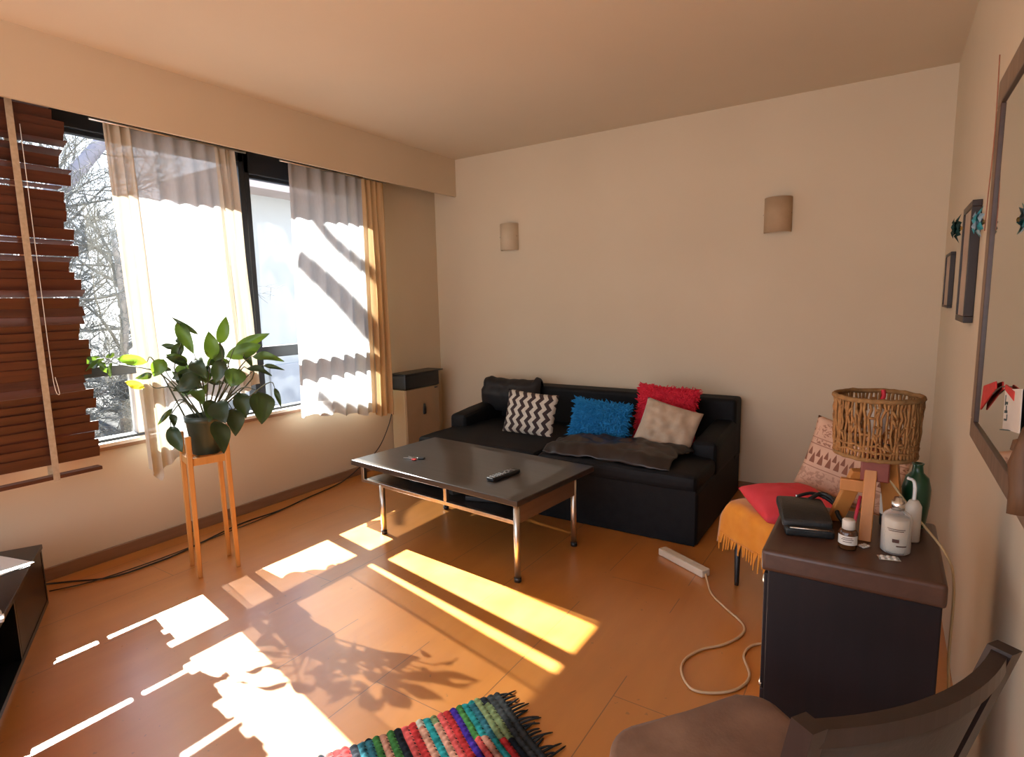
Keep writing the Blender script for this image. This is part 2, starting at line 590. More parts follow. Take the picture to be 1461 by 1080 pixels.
# ================================================================== blind
M_slat = wood('mahogany_slats', (0.060, 0.018, 0.010), (0.115, 0.036, 0.017), 0.42, 1, 0.4)
M_tape = mottled('beige_ladder_tape', (0.42, 0.33, 0.22), (0.52, 0.42, 0.30), 60, 0.85)
M_cord = mottled('white_cord', (0.70, 0.66, 0.58), (0.8, 0.76, 0.68), 30, 0.8)
bl = thing('venetian_blind', 'mahogany wooden venetian blind with beige tapes, half closed over the window', 'blind', (0.105, -2.79, 0.5))
o = Vector(bl.location)
b = MB()
b.box((-0.03, -0.84, 2.225 - o.z), (0.03, -0.02, 2.275 - o.z), bevel=0.003)
b.build('headrail', M_slat, bl)
rng = random.Random(5)
b = MB()
z = 0.612
i = 0
# openings in the run of slats where daylight cuts through
OPEN = {0.942: -58, 0.980: -60, 1.243: -57, 1.283: -62, 1.40: 35, 1.55: 20, 1.63: 14, 1.87: 8, 1.95: 14, 2.05: 22}
while z < 2.21:
    ang = 74 + rng.uniform(-6, 5)
    for k, a in OPEN.items():
        if abs(k - z) < 0.021:
            ang = a
    a = math.radians(ang)
    e = rng.uniform(-0.022, 0.03)
    tiltx = rng.uniform(-0.006, 0.006)
    wd = 0.026
    dx, dz = wd * math.cos(a), wd * math.sin(a)
    nx, nz = -math.sin(a) * 0.0014, math.cos(a) * 0.0014
    zz = z - o.z
    pts = []
    for (yy, dzz) in ((-0.83, tiltx), (e, -tiltx)):
        pts.append([(-dx + nx, yy, zz - dz + nz + dzz), (dx + nx, yy, zz + dz + nz + dzz), (dx - nx, yy, zz + dz - nz + dzz), (-dx - nx, yy, zz - dz - nz + dzz)])
    b.hexa([pts[0][0], pts[0][1], pts[0][2], pts[0][3], pts[1][0], pts[1][1], pts[1][2], pts[1][3]])
    z += 0.0405
    i += 1
b.build('slats', M_slat, bl)
b = MB()
b.box((-0.025, -0.84, 0.518 - o.z), (0.025, 0.012, 0.536 - o.z), bevel=0.004)
b.build('bottom_rail', M_slat, bl)
for y in (-0.18, -0.66):
    b = MB()
    b.box((0.0275, y - 0.013, 0.512 - o.z), (0.030, y + 0.013, 2.23 - o.z))
    b.box((-0.030, y - 0.013, 0.512 - o.z), (-0.0275, y + 0.013, 2.23 - o.z))
    b.build('ladder_tape', M_tape, bl)
b = MB()
b.tube(catmull([(0.034, -0.150, 1.62), (0.034, -0.150, 0.9), (0.036, -0.148, 0.48), (0.036, -0.13, 0.42), (0.034, -0.139, 0.5)], 5), 0.0016, 5)
b.build('pull_cord', M_cord, bl)

# ================================================================== curtains
M_sheer = cloth_mat('white_sheer', (0.58, 0.58, 0.58), 0.085, 0.30)
M_cream = cloth_mat('cream_border_cloth', (0.60, 0.53, 0.42), 0.05, 0.16)
M_cream_glow = cloth_mat('cream_cloth_sun_glow', (0.62, 0.42, 0.22), 0.02, 0.13)  # cream cloth, with the sun's glow through double layers put into its colour
def sheet(name, mat, parent, y0, y1, top, hem, folds, amp, x0, seed, drift=0.0, nz=46, ny=None):
    """hanging cloth; hem(y) gives the z of the lower edge; drift shifts the lower end along y"""
    ny = ny or max(24, int((y1 - y0) / 0.008))
    off = Vector(parent.location)
    b = MB()
    def fn(u, v):
        y = y0 + (y1 - y0) * u
        zb = hem(y)
        z = top + (zb - top) * v
        ph = folds * u * 2 * PI + 0.6 * math.sin(5 * u + seed) + 0.25 * math.sin(3 * v + seed * 2)
        a = amp * (0.35 + 0.65 * min(1, v * 1.6)) * (0.7 + 0.5 * fbm(u * 4 + seed, v * 1.2))
        x = x0 + a * math.sin(ph) + 0.012 * fbm(u * 9 + seed, v * 3) + 0.008 * v
        yy = y + 0.4 * a * math.cos(ph) + (drift(u, v) if callable(drift) else drift * v)
        return Vector((x, yy, z)) - off
    b.grid(fn, ny, nz)
    return b.build(name, mat, parent, recalc=False)
def lerp(x, pts):
    if x <= pts[0][0]:
        return pts[0][1]
    for (a, va), (c, vc) in zip(pts[:-1], pts[1:]):
        if x <= c:
            return va + (vc - va) * (x - a) / (c - a)
    return pts[-1][1]
cl = thing('curtain', 'white sheer curtain with cream edges behind the potted plant, its hem caught up', 'curtain', (0.12, -2.25, 2.2))
hemL = [(-2.60, .45), (-2.545, .385), (-2.52, .46), (-2.36, .49), (-2.315, .50), (-2.29, .66), (-2.17, .72), (-2.0, .80), (-1.88, .84)]
scal = lambda y: 0.012 * math.sin(y * 38)
dr = lambda u, v: 0.035 * v
sheet('sheer_panel', M_sheer, cl, -2.49, -2.035, 2.21, lambda y: lerp(y, hemL) + scal(y), 5, 0.024, 0.110, 1.0, dr)
sheet('cream_edge', M_cream, cl, -2.605, -2.48, 2.21, lambda y: lerp(y, hemL) + scal(y), 2.2, 0.022, 0.112, 3.1, dr)
sheet('cream_edge', M_cream, cl, -2.045, -1.925, 2.21, lambda y: lerp(y, hemL) + scal(y), 2.3, 0.022, 0.112, 5.2, dr)
cr = thing('curtain', 'white sheer curtain with one bunched cream edge hanging beside the heater', 'curtain', (0.12, -1.15, 2.2))
hemR = [(-1.60, .575), (-1.45, .56), (-1.25, .53), (-1.1, .50), (-0.95, .475), (-0.8, .44), (-0.72, .43)]
sheet('sheer_panel', M_sheer, cr, -1.565, -0.93, 2.21, lambda y: lerp(y, hemR) + scal(y), 6, 0.028, 0.112, 2.2, lambda u, v: -0.05 * v * (1 - u))
sheet('cream_edge', M_cream_glow, cr, -0.955, -0.735, 2.21, lambda y: lerp(y, hemR) + scal(y), 3.6, 0.026, 0.125, 4.4, lambda u, v: -0.02 * v)
for r, (y0, y1) in ((cl, (-2.66, -1.85)), (cr, (-1.62, -0.70))):
    b = MB()
    off = Vector(r.location)
    b.tube([(0.112 - off.x, y0 - off.y, 2.215 - off.z), (0.112 - off.x, y1 - off.y, 2.215 - off.z)], 0.006, 8)
    b.build('curtain_wire', M_steel, r)

# ================================================================== sofa
sf = thing('sofa', 'long black low sofa with blocky arms against the far wall', 'sofa', (1.63, -0.55, 0.0))
o = Vector(sf.location)
def rbox(mb, a, c, bevel=0.02, off=None):
    off = o if off is None else off
    mb.box((a[0] - off.x, a[1] - off.y, a[2] - off.z), (c[0] - off.x, c[1] - off.y, c[2] - off.z), bevel=bevel, segs=3)
b = MB()
rbox(b, (0.66, -1.06, 0.0), (2.595, -0.03, 0.30), 0.02)
b.build('base', M_black_leather, sf)
def puffy(a, c, puff, n=(24, 16), seed=0.0, wr=0.006):
    """soft cushion block: box with swollen faces and small wrinkles, as a closed mesh"""
    mb = MB()
    mb.box(a, c, bevel=min(0.04, (c[2] - a[2]) * 0.35), segs=3)
    bmesh.ops.subdivide_edges(mb.bm, edges=mb.bm.edges[:], cuts=5, use_grid_fill=True)
    cx, cy, cz = [(p + q) / 2 for p, q in zip(a, c)]
    hx, hy, hz = [(q - p) / 2 for p, q in zip(a, c)]
    for v in mb.bm.verts:
        u = (v.co.x - cx) / hx
        w = (v.co.y - cy) / hy
        k = max(0, 1 - u * u) * max(0, 1 - w * w)
        if v.co.z > cz:
            v.co.z += puff * k ** 0.6 + wr * fbm(v.co.x * 9 + seed, v.co.y * 9)
        v.co.y += 0.5 * wr * fbm(v.co.x * 7 + seed, v.co.z * 11, 3)
    for f in mb.bm.faces:
        f.smooth = True
    return mb
for (x0, x1, sd) in ((0.665, 1.62, 1.0), (1.625, 2.592, 5.0)):
    mb = puffy((x0 - o.x, -1.075 - o.y, 0.285), (x1 - o.x, -0.18 - o.y, 0.385), 0.018, seed=sd)
    mb.build('seat_cushion', M_black_leather, sf)
b = MB()
rbox(b, (0.66, -0.215, 0.25), (2.60, -0.03, 0.655), 0.028)
b.build('backrest', M_black_leather, sf)
for x0, x1 in ((0.652, 0.80), (2.455, 2.602)):
    mb = puffy((x0 - o.x, -0.70 - o.y, 0.27), (x1 - o.x, -0.10 - o.y, 0.475), 0.008, seed=x0, wr=0.004)
    for v in mb.bm.verts:   # the arms rise a little towards the backrest
        if v.co.z > 0.4:
            v.co.z += 0.05 * max(0, (v.co.y + 0.15) / 0.6)
    mb.build('arm', M_black_leather, sf)
# skirt in front reaching the floor
b = MB()
def skirt(u, v):
    x = 0.70 + 1.885 * u - o.x
    return Vector((x, -1.068 - o.y - 0.006 * abs(fbm(u * 9, v * 2)), 0.30 * (1 - v) + 0.002))
b.grid(skirt, 40, 6)
b.build('skirt', M_black_leather, sf)

# ---- cloths on the sofa
M_throw = mottled('dark_brown_satin', (0.014, 0.010, 0.009), (0.030, 0.021, 0.018), 6, 0.38, 0.5, 0.1, 40)
M_blackcloth = mottled('black_cloth', (0.010, 0.010, 0.012), (0.02, 0.018, 0.018), 12, 0.6, 0.3, 0.2, 90)
def drape(name, mat, label, cat, x0, x1, y0, y1, zf, seed, thick=0.008, n=(44, 34), edge=0.04):
    mb = MB()
    base = Vector(((x0 + x1) / 2, (y0 + y1) / 2, zf(0.5, 0.5)))
    def fn(u, v):
        uu = u + edge * fbm(v * 3 + seed, 7)
        vv = v + edge * fbm(u * 3, seed)
        x, y = x0 + (x1 - x0) * uu, y0 + (y1 - y0) * vv
        return Vector((x, y, zf(u, v) + 0.030 * abs(fbm(x * 5 + seed, y * 8 + x * 3)) + 0.012 * fbm(x * 17, y * 13 + seed))) - base
    mb.grid(fn, *n)
    bmesh.ops.recalc_face_normals(mb.bm, faces=mb.bm.faces[:])
    r = bmesh.ops.solidify(mb.bm, geom=mb.bm.faces[:], thickness=-thick)
    for f in mb.bm.faces:
        f.smooth = True
    ob = mb.build(name, mat, None, base)
    return tag(ob, label, cat)
def zf_throw(u, v):
    k = (1 - (2 * u - 1) ** 4) * (1 - (2 * v - 1) ** 4)
    front = max(0, 0.18 - v) / 0.18
    return 0.417 + 0.038 * k - 0.028 * front
drape('throw_blanket', M_throw, 'crumpled dark brown satin throw over the seat end near the chest', 'blanket', 1.66, 2.44, -1.050, -0.66, zf_throw, 2.0, 0.005, (60, 44), 0.10)
mbl = MB()
# black cushion slumped over the corner of the backrest
def lump(u, v):
    x = (u - 0.5) * 0.53
    s = (v - 0.5) * 2 * PI
    top = 0.075 + 0.02 * fbm(u * 3.2, 1.5) + (0.022 if u > .9 else 0) - (0.012 if u < .1 else 0)
    e = (1 - (2 * u - 1) ** 6) ** 0.5 if 0 < u < 1 else 0.0
    y = 0.085 * math.sin(s) * (0.25 + 0.75 * e) - (0.05 if math.cos(s) < 0 else 0) * e
    zz = (top if math.cos(s) > 0 else 0.18) * math.cos(s) * (0.75 + 0.25 * e)
    return Vector((x + 0.008 * fbm(u * 6, v * 6), y + 0.012 * fbm(u * 7, v * 5, 2), zz + 0.01 * fbm(u * 8, v * 6, 5)))
mbl.grid(lump, 36, 30)
bmesh.ops.remove_doubles(mbl.bm, verts=mbl.bm.verts[:], dist=0.0006)
tag(mbl.build('cushion', M_blackcloth, None, (0.925, -0.235, 0.630)), 'plain black cushion slumped over the corner of the black backrest', 'cushion', 'cushions on the sofa')

# ---- cushions
def cushion_mb(w, h, t, n=26, pinch=0.05, wr=0.004, seed=0.0):
    """square cushion lying in its local xz plane, thickness along y, standing on z = 0"""
    mb = MB()
    def side(sgn):
        def fn(i, j):
            u, v = 2 * i - 1, 2 * j - 1
            k = (max(0, 1 - abs(u) ** 2.6) * max(0, 1 - abs(v) ** 2.6)) ** 0.55
            x = w / 2 * u * (1 - pinch * (1 - v * v) * abs(u))
            zz = h / 2 * v * (1 - pinch * (1 - u * u) * abs(v))
            return Vector((x, sgn * (t / 2 * k + 0.003) + wr * k * fbm(x * 22 + seed, zz * 22, sgn), zz + h / 2))
        return fn
    mb.grid(side(-1), n, n)
    mb.grid(side(1), n, n)
    bmesh.ops.remove_doubles(mb.bm, verts=mb.bm.verts[:], dist=0.0075 * 0.9)
    return mb
def fur(mb, w, h, t, count, ln, rng, mi=0):
    for _ in range(count):
        u, v = rng.uniform(-1, 1), rng.uniform(-1, 1)
        k = (max(0, 1 - abs(u) ** 2.6) * max(0, 1 - abs(v) ** 2.6)) ** 0.55
        sg = -1 if rng.random() < 0.72 else 1
        p = Vector((w / 2 * u * (1 - .05 * (1 - v * v) * abs(u)), sg * t / 2 * k, h / 2 * v * (1 - .05 * (1 - u * u) * abs(v)) + h / 2))
        nrm = Vector((u * 0.9 * abs(u), sg * (0.35 + k), v * 0.9 * abs(v))).normalized()
        sw = Vector((rng.uniform(-1, 1), rng.uniform(-.3, .3), rng.uniform(-1.2, .5)))
        l = ln * rng.uniform(.6, 1.25)
        m = p + nrm * l * 0.5 + sw * l * 0.25
        e = m + (nrm * 0.25 + sw * 0.5) * l * 0.8
        mb.tube([p, m, e], [0.0042, 0.0036, 0.0012], 4, mi, cap=False)
def zigzag_material():
    m = Mat('zigzag_weave', (0.6, 0.55, 0.48), 0.85)
    sep = m.n('ShaderNodeSeparateXYZ')
    m.link(m.coord(), sep.inputs[0])
    tri = m.math('PINGPONG', m.math('DIVIDE', sep.outputs['Z'], 0.033), 1.0)
    s = m.math('ADD', m.math('DIVIDE', sep.outputs['X'], 0.062), m.math('MULTIPLY', tri, 0.42))
    k = m.math('LESS_THAN', m.math('FRACT', m.math('ADD', s, 10.3)), 0.5)
    dark = m.ramp(m.noise(60, 2), [(0.3, (0.028, 0.014, 0.013)), (0.7, (0.045, 0.022, 0.02))])
    light = m.ramp(m.noise(60, 2), [(0.3, (0.52, 0.45, 0.36)), (0.7, (0.62, 0.55, 0.45))])
    m.color(m.mix(k, dark, light))
    m.bump(m.noise(300, 2), 0.2, 0.002)
    return m.m
R = math.radians
G = 'cushions on the sofa'
mb = cushion_mb(0.385, 0.305, 0.12, seed=1)
tag(mb.build('cushion', zigzag_material(), None, (1.335, -0.70, 0.385), Euler((R(-15), R(4), R(5)))), 'cushion with black and cream zigzag stripes on the black sofa', 'cushion', G)
M_bluefur = mottled('blue_shag', (0.010, 0.175, 0.42), (0.03, 0.26, 0.56), 25, 0.8, 0.2)
M_redfur = mottled('red_shag', (0.62, 0.018, 0.045), (0.74, 0.04, 0.07), 25, 0.8, 0.2)
rng = random.Random(9)
mb = cushion_mb(0.39, 0.265, 0.12, seed=2)
fur(mb, 0.39, 0.265, 0.12, 2800, 0.026, rng)
tag(mb.build('cushion', M_bluefur, None, (1.835, -0.655, 0.393), Euler((R(-20), R(4), R(2)))), 'bright blue shaggy cushion on the middle of the sofa', 'cushion', G)
mb = cushion_mb(0.385, 0.36, 0.13, seed=3)
fur(mb, 0.385, 0.36, 0.13, 3400, 0.022, rng)
tag(mb.build('cushion', M_redfur, None, (2.205, -0.46, 0.39), Euler((R(-12), R(3), R(0)))), 'bright red shaggy cushion propped behind the beige one', 'cushion', G)
M_beige = mottled('beige_plush', (0.40, 0.30, 0.21), (0.50, 0.39, 0.28), 18, 0.75, 0.3, 0.25, 60, sheen=0.3)
mb = cushion_mb(0.345, 0.285, 0.10, seed=4, wr=0.022)
tag(mb.build('cushion', M_beige, None, (2.27, -0.70, 0.405), Euler((R(-24), R(14), R(4)))), 'beige plush cushion leaning on the red shaggy one', 'cushion', G)

# ================================================================== coffee table
ct = thing('coffee_table', 'black topped coffee table on steel legs in front of the sofa', 'table', (1.42, -1.50, 0.0), (0, 0, R(-5.5)))
b = MB()
b.box((-0.62, -0.325, 0.372), (0.62, 0.36, 0.402), bevel=0.004)
b.build('table_top', M_black_wood, ct)
LX0, LX1, LY0, LY1 = -0.375, 0.595, -0.30, 0.16
for x, y in ((LX0, LY0), (LX1, LY0), (LX1, LY1 + .03), (LX0 + .01, LY1 + .03)):
    b = MB()
    t = 0.372 if x > 0 else 0.29
    b.tube([(x, y, 0.0), (x, y, t)], 0.0155, 14)
    lg = b.build('leg', M_steel, ct)
    b = MB()
    b.tube([(x, y, -0.0), (x, y, 0.022)], 0.0175, 14)
    b.build('rubber_foot', M_black, lg)
b = MB()
b.box((LX0 - 0.17, LY0 - 0.012, 0.280), (LX1, LY0 + 0.012, 0.299), bevel=0.002)
b.box((LX0 - 0.17, LY1 + 0.02, 0.280), (LX1, LY1 + 0.044, 0.299), bevel=0.002)
for y in (LY0, LY1 + 0.032):
    b.box((LX0 - 0.17, y - 0.012, 0.29), (LX0 - 0.146, y + 0.012, 0.373), bevel=0.002)
    b.box((0.13, y - 0.011, 0.296), (0.15, y + 0.011, 0.373), bevel=0.002)
b.build('frame', M_steel, ct)
b = MB()
b.box((LX0 - 0.15, LY0 + 0.012, 0.284), (LX1 - 0.01, LY1 + 0.03, 0.296), bevel=0.002)
b.build('shelf', M_black_wood, ct)
b = MB()
b.box((LX1 + 0.0, LY0 + 0.015, 0.284), (LX1 + 0.012, LY1 + 0.03, 0.372), bevel=0.002)
b.build('side_panel', wood('brown_side_panel', (0.105, 0.06, 0.035), (0.14, 0.085, 0.05), 0.5, 1), ct)
def on_table(x, y):       # table coordinates to the room
    c, s = math.cos(R(-5.5)), math.sin(R(-5.5))
    return (1.42 + x * c - y * s, -1.50 + x * s + y * c)
# clutter in the shelf
x, y = on_table(0.28, -0.14)
b = MB()
b.box((-0.10, -0.07, 0.0), (0.10, 0.07, 0.028), bevel=0.008)
b.box((-0.07, -0.05, 0.028), (0.08, 0.05, 0.050), bevel=0.008)
tag(b.build('game_console', M_dark_lump, None, (x, y, 0.297), (0, 0, 0.3)), 'small dark box in the shelf under the black table top', 'console')
x, y = on_table(0.06, -0.16)
b = MB()
b.box((-0.06, -0.045, 0.0), (0.06, 0.045, 0.042), bevel=0.006)
tag(b.build('box', mottled('dark_card_box', (0.03, 0.026, 0.022), (0.05, 0.045, 0.038), 9, 0.7), None, (x, y, 0.297), (0, 0, -0.4)), 'dark brown box on the table shelf by its middle strut', 'box')
x, y = on_table(-0.24, -0.14)
b = MB()
b.lathe([(0, 0), (.05, 0), (.062, .03), (.058, .032), (.046, .006), (0, .006)], n=20)
tag(b.build('bowl', M_dark_lump, None, (x, y, 0.297)), 'small dark bowl at the far end of the table shelf', 'bowl')
# remote control
rc = thing('remote_control', 'black remote control lying on the coffee table', 'remote control', (1.745, -1.60, 0.4025), (0, 0, R(82)))
b = MB()
b.box((-0.108, -0.024, 0.0), (0.108, 0.024, 0.020), bevel=0.007, segs=3)
b.build('body', M_black, rc)
b = MB()
for i in range(8):
    for j in range(3):
        if (i + j) % 7 == 6:
            continue
        b.box((-0.092 + i * 0.022, -0.016 + j * 0.0125, 0.0195), (-0.080 + i * 0.022, -0.008 + j * 0.0125, 0.0222), bevel=0.001)
b.build('buttons', M_grey_key, rc)
# keys
M_key = mottled('key_metal', (0.5, 0.48, 0.44), (0.6, 0.58, 0.54), 40, 0.3, 0.5, 0, 60, 1.0)
kr = thing('key_ring', 'bunch of keys with a red tag on the coffee table', 'keys', (1.10, -1.565, 0.4025))
b = MB()
b.tube([(.018 * math.cos(a), .018 * math.sin(a), 0.003) for a in [2 * PI * k / 16 for k in range(16)]], 0.0015, 6, closed=True)
b.build('ring', M_key, kr)
for a in (2.9, 3.5):
    b = MB()
    mt = Matrix.Rotation(a, 4, 'Z')
    b.prism([(0.016, -.010), (0.034, -.011), (0.038, -0.004), (.072, -.004), (.076, 0), (.072, .004), (.064, .004), (.061, .007), (.056, .004), (.038, .004), (.034, .011), (.016, .010)], 0.001 + (a - 2.9) * .004, 0.0035 + (a - 2.9) * .004, mt)
    b.build('key', M_key, kr)
b = MB()
b.box((0.015, -0.012, 0.0), (0.055, 0.014, 0.010), bevel=0.004, mat=Matrix.Rotation(0.4, 4, 'Z'))
b.build('fob', M_black, kr)
b = MB()
b.box((-0.004, -0.034, 0.001), (0.024, -0.016, 0.007), bevel=0.002)
b.build('tag', mottled('red_tag', (0.5, 0.02, 0.02), (0.6, 0.04, 0.03), 30, 0.5), kr)

# ================================================================== plant
ps = thing('plant_stand', 'tall slim pine plant stand under the green pot', 'plant stand', (0.565, -2.50, 0.0), (0, 0, R(-17)))
for sx in (-1, 1):
    for sy in (-1, 1):
        b = MB()
        x, y = sx * 0.082, sy * 0.082
        b.hexa([(x * 1.06 - .010, y * 1.06 - .010, 0), (x * 1.06 + .010, y * 1.06 - .010, 0), (x * 1.06 + .010, y * 1.06 + .010, 0), (x * 1.06 - .010, y * 1.06 + .010, 0),
                (x - .0125, y - .0125, .70), (x + .0125, y - .0125, .70), (x + .0125, y + .0125, .70), (x - .0125, y + .0125, .70)], bevel=0.004)
        b.build('leg', M_pine, ps)
for k in range(2):
    b = MB()
    a = PI / 4 + k * PI / 2
    b.box((-0.108, -0.011, 0.555 + k * 0.0), (0.108, 0.011, 0.59), mat=Matrix.Rotation(a, 4, 'Z'), bevel=0.002)
    b.build('cross_bar', M_pine, ps)
b = MB()
for k in range(4):
    a = k * PI / 2
    b.box((-0.085, 0.074, 0.555), (0.085, 0.090, 0.592), mat=Matrix.Rotation(a, 4, 'Z'), bevel=0.002)
b.build('apron', M_pine, ps)

PC = Vector((0.57, -2.49, 0.0))
pp = thing('potted_plant', 'leafy green houseplant in a dark green plastic pot on the pine stand', 'plant', (PC.x, PC.y, 0.5925))
b = MB()
b.lathe([(0, 0), (.060, 0), (.064, .004), (.082, .16), (.086, .162), (.088, .190), (.082, .190), (.078, .165), (0, .165)], n=32)
b.build('pot', M_pot, pp)
b = MB()
b.lathe([(0.078, .160), (.05, .168), (0.0, .172)], n=24)
b.build('soil', M_soil, pp)
def leaf_mat(name, a, bcol, tl=0.35):
    m = Mat(name, a, 0.38, 0, 0.45)
    c = m.ramp(m.noise(14, 3), [(0.3, a), (0.7, bcol)])
    m.color(c)
    t = m.n('ShaderNodeBsdfTranslucent')
    m.link(m.mix(0.5, c, (0.35, 0.55, 0.03)), t.inputs[0])
    mx = m.n('ShaderNodeMixShader')
    mx.inputs[0].default_value = tl
    m.link(m.b.outputs[0], mx.inputs[1])
    m.link(t.outputs[0], mx.inputs[2])
    m.link(mx.outputs[0], m.out.inputs[0])
    return m.m
M_leaf = leaf_mat('green_leaf', (0.030, 0.072, 0.014), (0.055, 0.12, 0.022), 0.24)
M_leafd = leaf_mat('dark_green_leaf', (0.013, 0.030, 0.014), (0.022, 0.046, 0.020), 0.07)
M_leafy = leaf_mat('bright_green_leaf', (0.12, 0.27, 0.025), (0.18, 0.36, 0.035), 0.3)
M_yellow = leaf_mat('yellow_leaf', (0.75, 0.60, 0.02), (0.8, 0.68, 0.05), 0.3)
M_stem = mottled('plant_stems', (0.045, 0.06, 0.025), (0.075, 0.075, 0.035), 20, 0.6)
def leaf(mb, bs, tp, w, mi, rng, n=10):
    bs, tp = Vector(bs), Vector(tp)
    ax = tp - bs
    L = ax.length
    ax.normalize()
    view = Vector((2.8, -1.5, 0.35)).normalized()     # leaves turn their faces roughly to the room
    side = ax.cross(view + Vector((rng.uniform(-.35, .35), rng.uniform(-.35, .35), rng.uniform(-.1, .5)))).normalized()
    nr = side.cross(ax).normalized()
    if nr.z < 0:
        nr = -nr
    rows = []
    for i in range(n + 1):
        t = i / n
        wd = w * 0.5 * (math.sin(PI * min(1, t ** 0.75)) ** 0.85 if 0 < t < 1 else 0.02)
        c = bs + ax * L * t + nr * (0.10 * L * math.sin(PI * t)) 
        row = []
        for k in (-1, -0.5, 0, 0.5, 1):
            row.append(mb.bm.verts.new(c + side * wd * k + nr * (wd * 0.32 * abs(k) - 0.0015 * (k == 0)) + nr * 0.004 * math.sin(9 * t + k * 2)))
        rows.append(row)
    for a, c in zip(rows[:-1], rows[1:]):
        for k in range(4):
            mb._face((a[k], a[k + 1], c[k + 1], c[k]), mi, True)
LEAVES=[
((-0.021,0.022,1.177),(-0.114,-0.049,1.263),0.022,'d'),
((-0.088,-0.035,1.241),(-0.003,-0.017,1.084),0.055,'g'),
((0.050,0.085,1.127),(0.059,0.124,1.261),0.050,'g'),
((0.091,0.016,1.059),(0.079,0.018,1.193),0.060,'g'),
((0.084,0.044,1.039),(0.070,0.075,1.134),0.050,'d'),
((0.104,0.129,1.108),(0.227,0.243,1.171),0.045,'g'),
((0.099,0.082,1.063),(0.268,0.166,1.121),0.065,'g'),
((0.225,0.141,1.067),(0.374,0.209,1.041),0.040,'g'),
((0.215,0.199,1.018),(0.299,0.261,0.989),0.020,'d'),
((0.212,0.112,1.012),(0.337,0.163,0.974),0.035,'d'),
((0.191,0.097,1.004),(0.182,0.042,0.927),0.090,'g'),
((0.307,0.193,0.910),(0.356,0.187,0.817),0.022,'d'),
((0.281,0.126,0.898),(0.336,0.091,0.751),0.100,'d'),
((0.194,0.034,0.823),(0.253,0.005,0.702),0.075,'d'),
((0.166,0.098,0.890),(0.225,0.082,0.770),0.070,'d'),
((0.145,-0.016,0.859),(0.240,-0.029,0.769),0.085,'d'),
((0.117,-0.021,0.870),(0.165,-0.065,0.773),0.060,'d'),
((0.185,-0.051,0.780),(0.259,-0.062,0.634),0.075,'d'),
((-0.079,-0.121,0.740),(-0.004,-0.116,0.618),0.060,'d'),
((-0.056,-0.116,0.828),(-0.102,-0.170,0.751),0.022,'d'),
((-0.058,-0.121,0.804),(-0.022,-0.132,0.743),0.030,'d'),
((-0.202,-0.140,1.050),(-0.328,-0.219,1.070),0.045,'y'),
((-0.104,-0.110,1.064),(-0.119,-0.156,0.984),0.060,'g'),
((-0.426,-0.259,1.066),(-0.515,-0.302,1.007),0.060,'g'),
((-0.428,-0.235,1.068),(-0.498,-0.276,1.026),0.050,'d'),
((-0.371,-0.226,1.048),(-0.371,-0.238,0.973),0.020,'d'),
((-0.411,-0.251,1.058),(-0.386,-0.244,0.998),0.030,'g'),
((-0.394,-0.237,1.074),(-0.359,-0.211,1.094),0.020,'d'),
((0.048,-0.033,0.999),(-0.025,-0.121,0.976),0.050,'d'),
((0.075,-0.041,0.989),(0.033,-0.128,0.918),0.070,'s'),
((-0.098,-0.038,1.113),(-0.172,-0.083,1.130),0.025,'d'),
((-0.068,-0.038,1.140),(-0.089,-0.078,1.050),0.045,'d'),
((0.010,-0.037,1.053),(0.104,-0.025,0.971),0.060,'d'),
((0.026,0.016,0.945),(-0.037,-0.010,1.040),0.050,'d'),
((0.104,0.060,1.055),(0.101,0.016,0.941),0.060,'d'),
((0.056,0.062,0.958),(0.074,0.084,1.026),0.040,'d'),
((-0.150,-0.088,1.013),(-0.121,-0.070,1.006),0.020,'d'),
((0.068,-0.068,0.924),(0.146,-0.076,0.856),0.050,'g'),
((-0.115,-0.042,1.152),(-0.053,0.009,1.145),0.040,'d'),
((0.142,0.148,1.074),(0.191,0.158,1.010),0.030,'d'),
((0.086,0.077,0.932),(0.106,0.097,0.974),0.035,'d'),
((-0.199,-0.124,0.986),(-0.270,-0.173,0.969),0.030,'o'),
]
YLEAF=((-0.206,-0.162,0.928),(-0.278,-0.215,0.959))
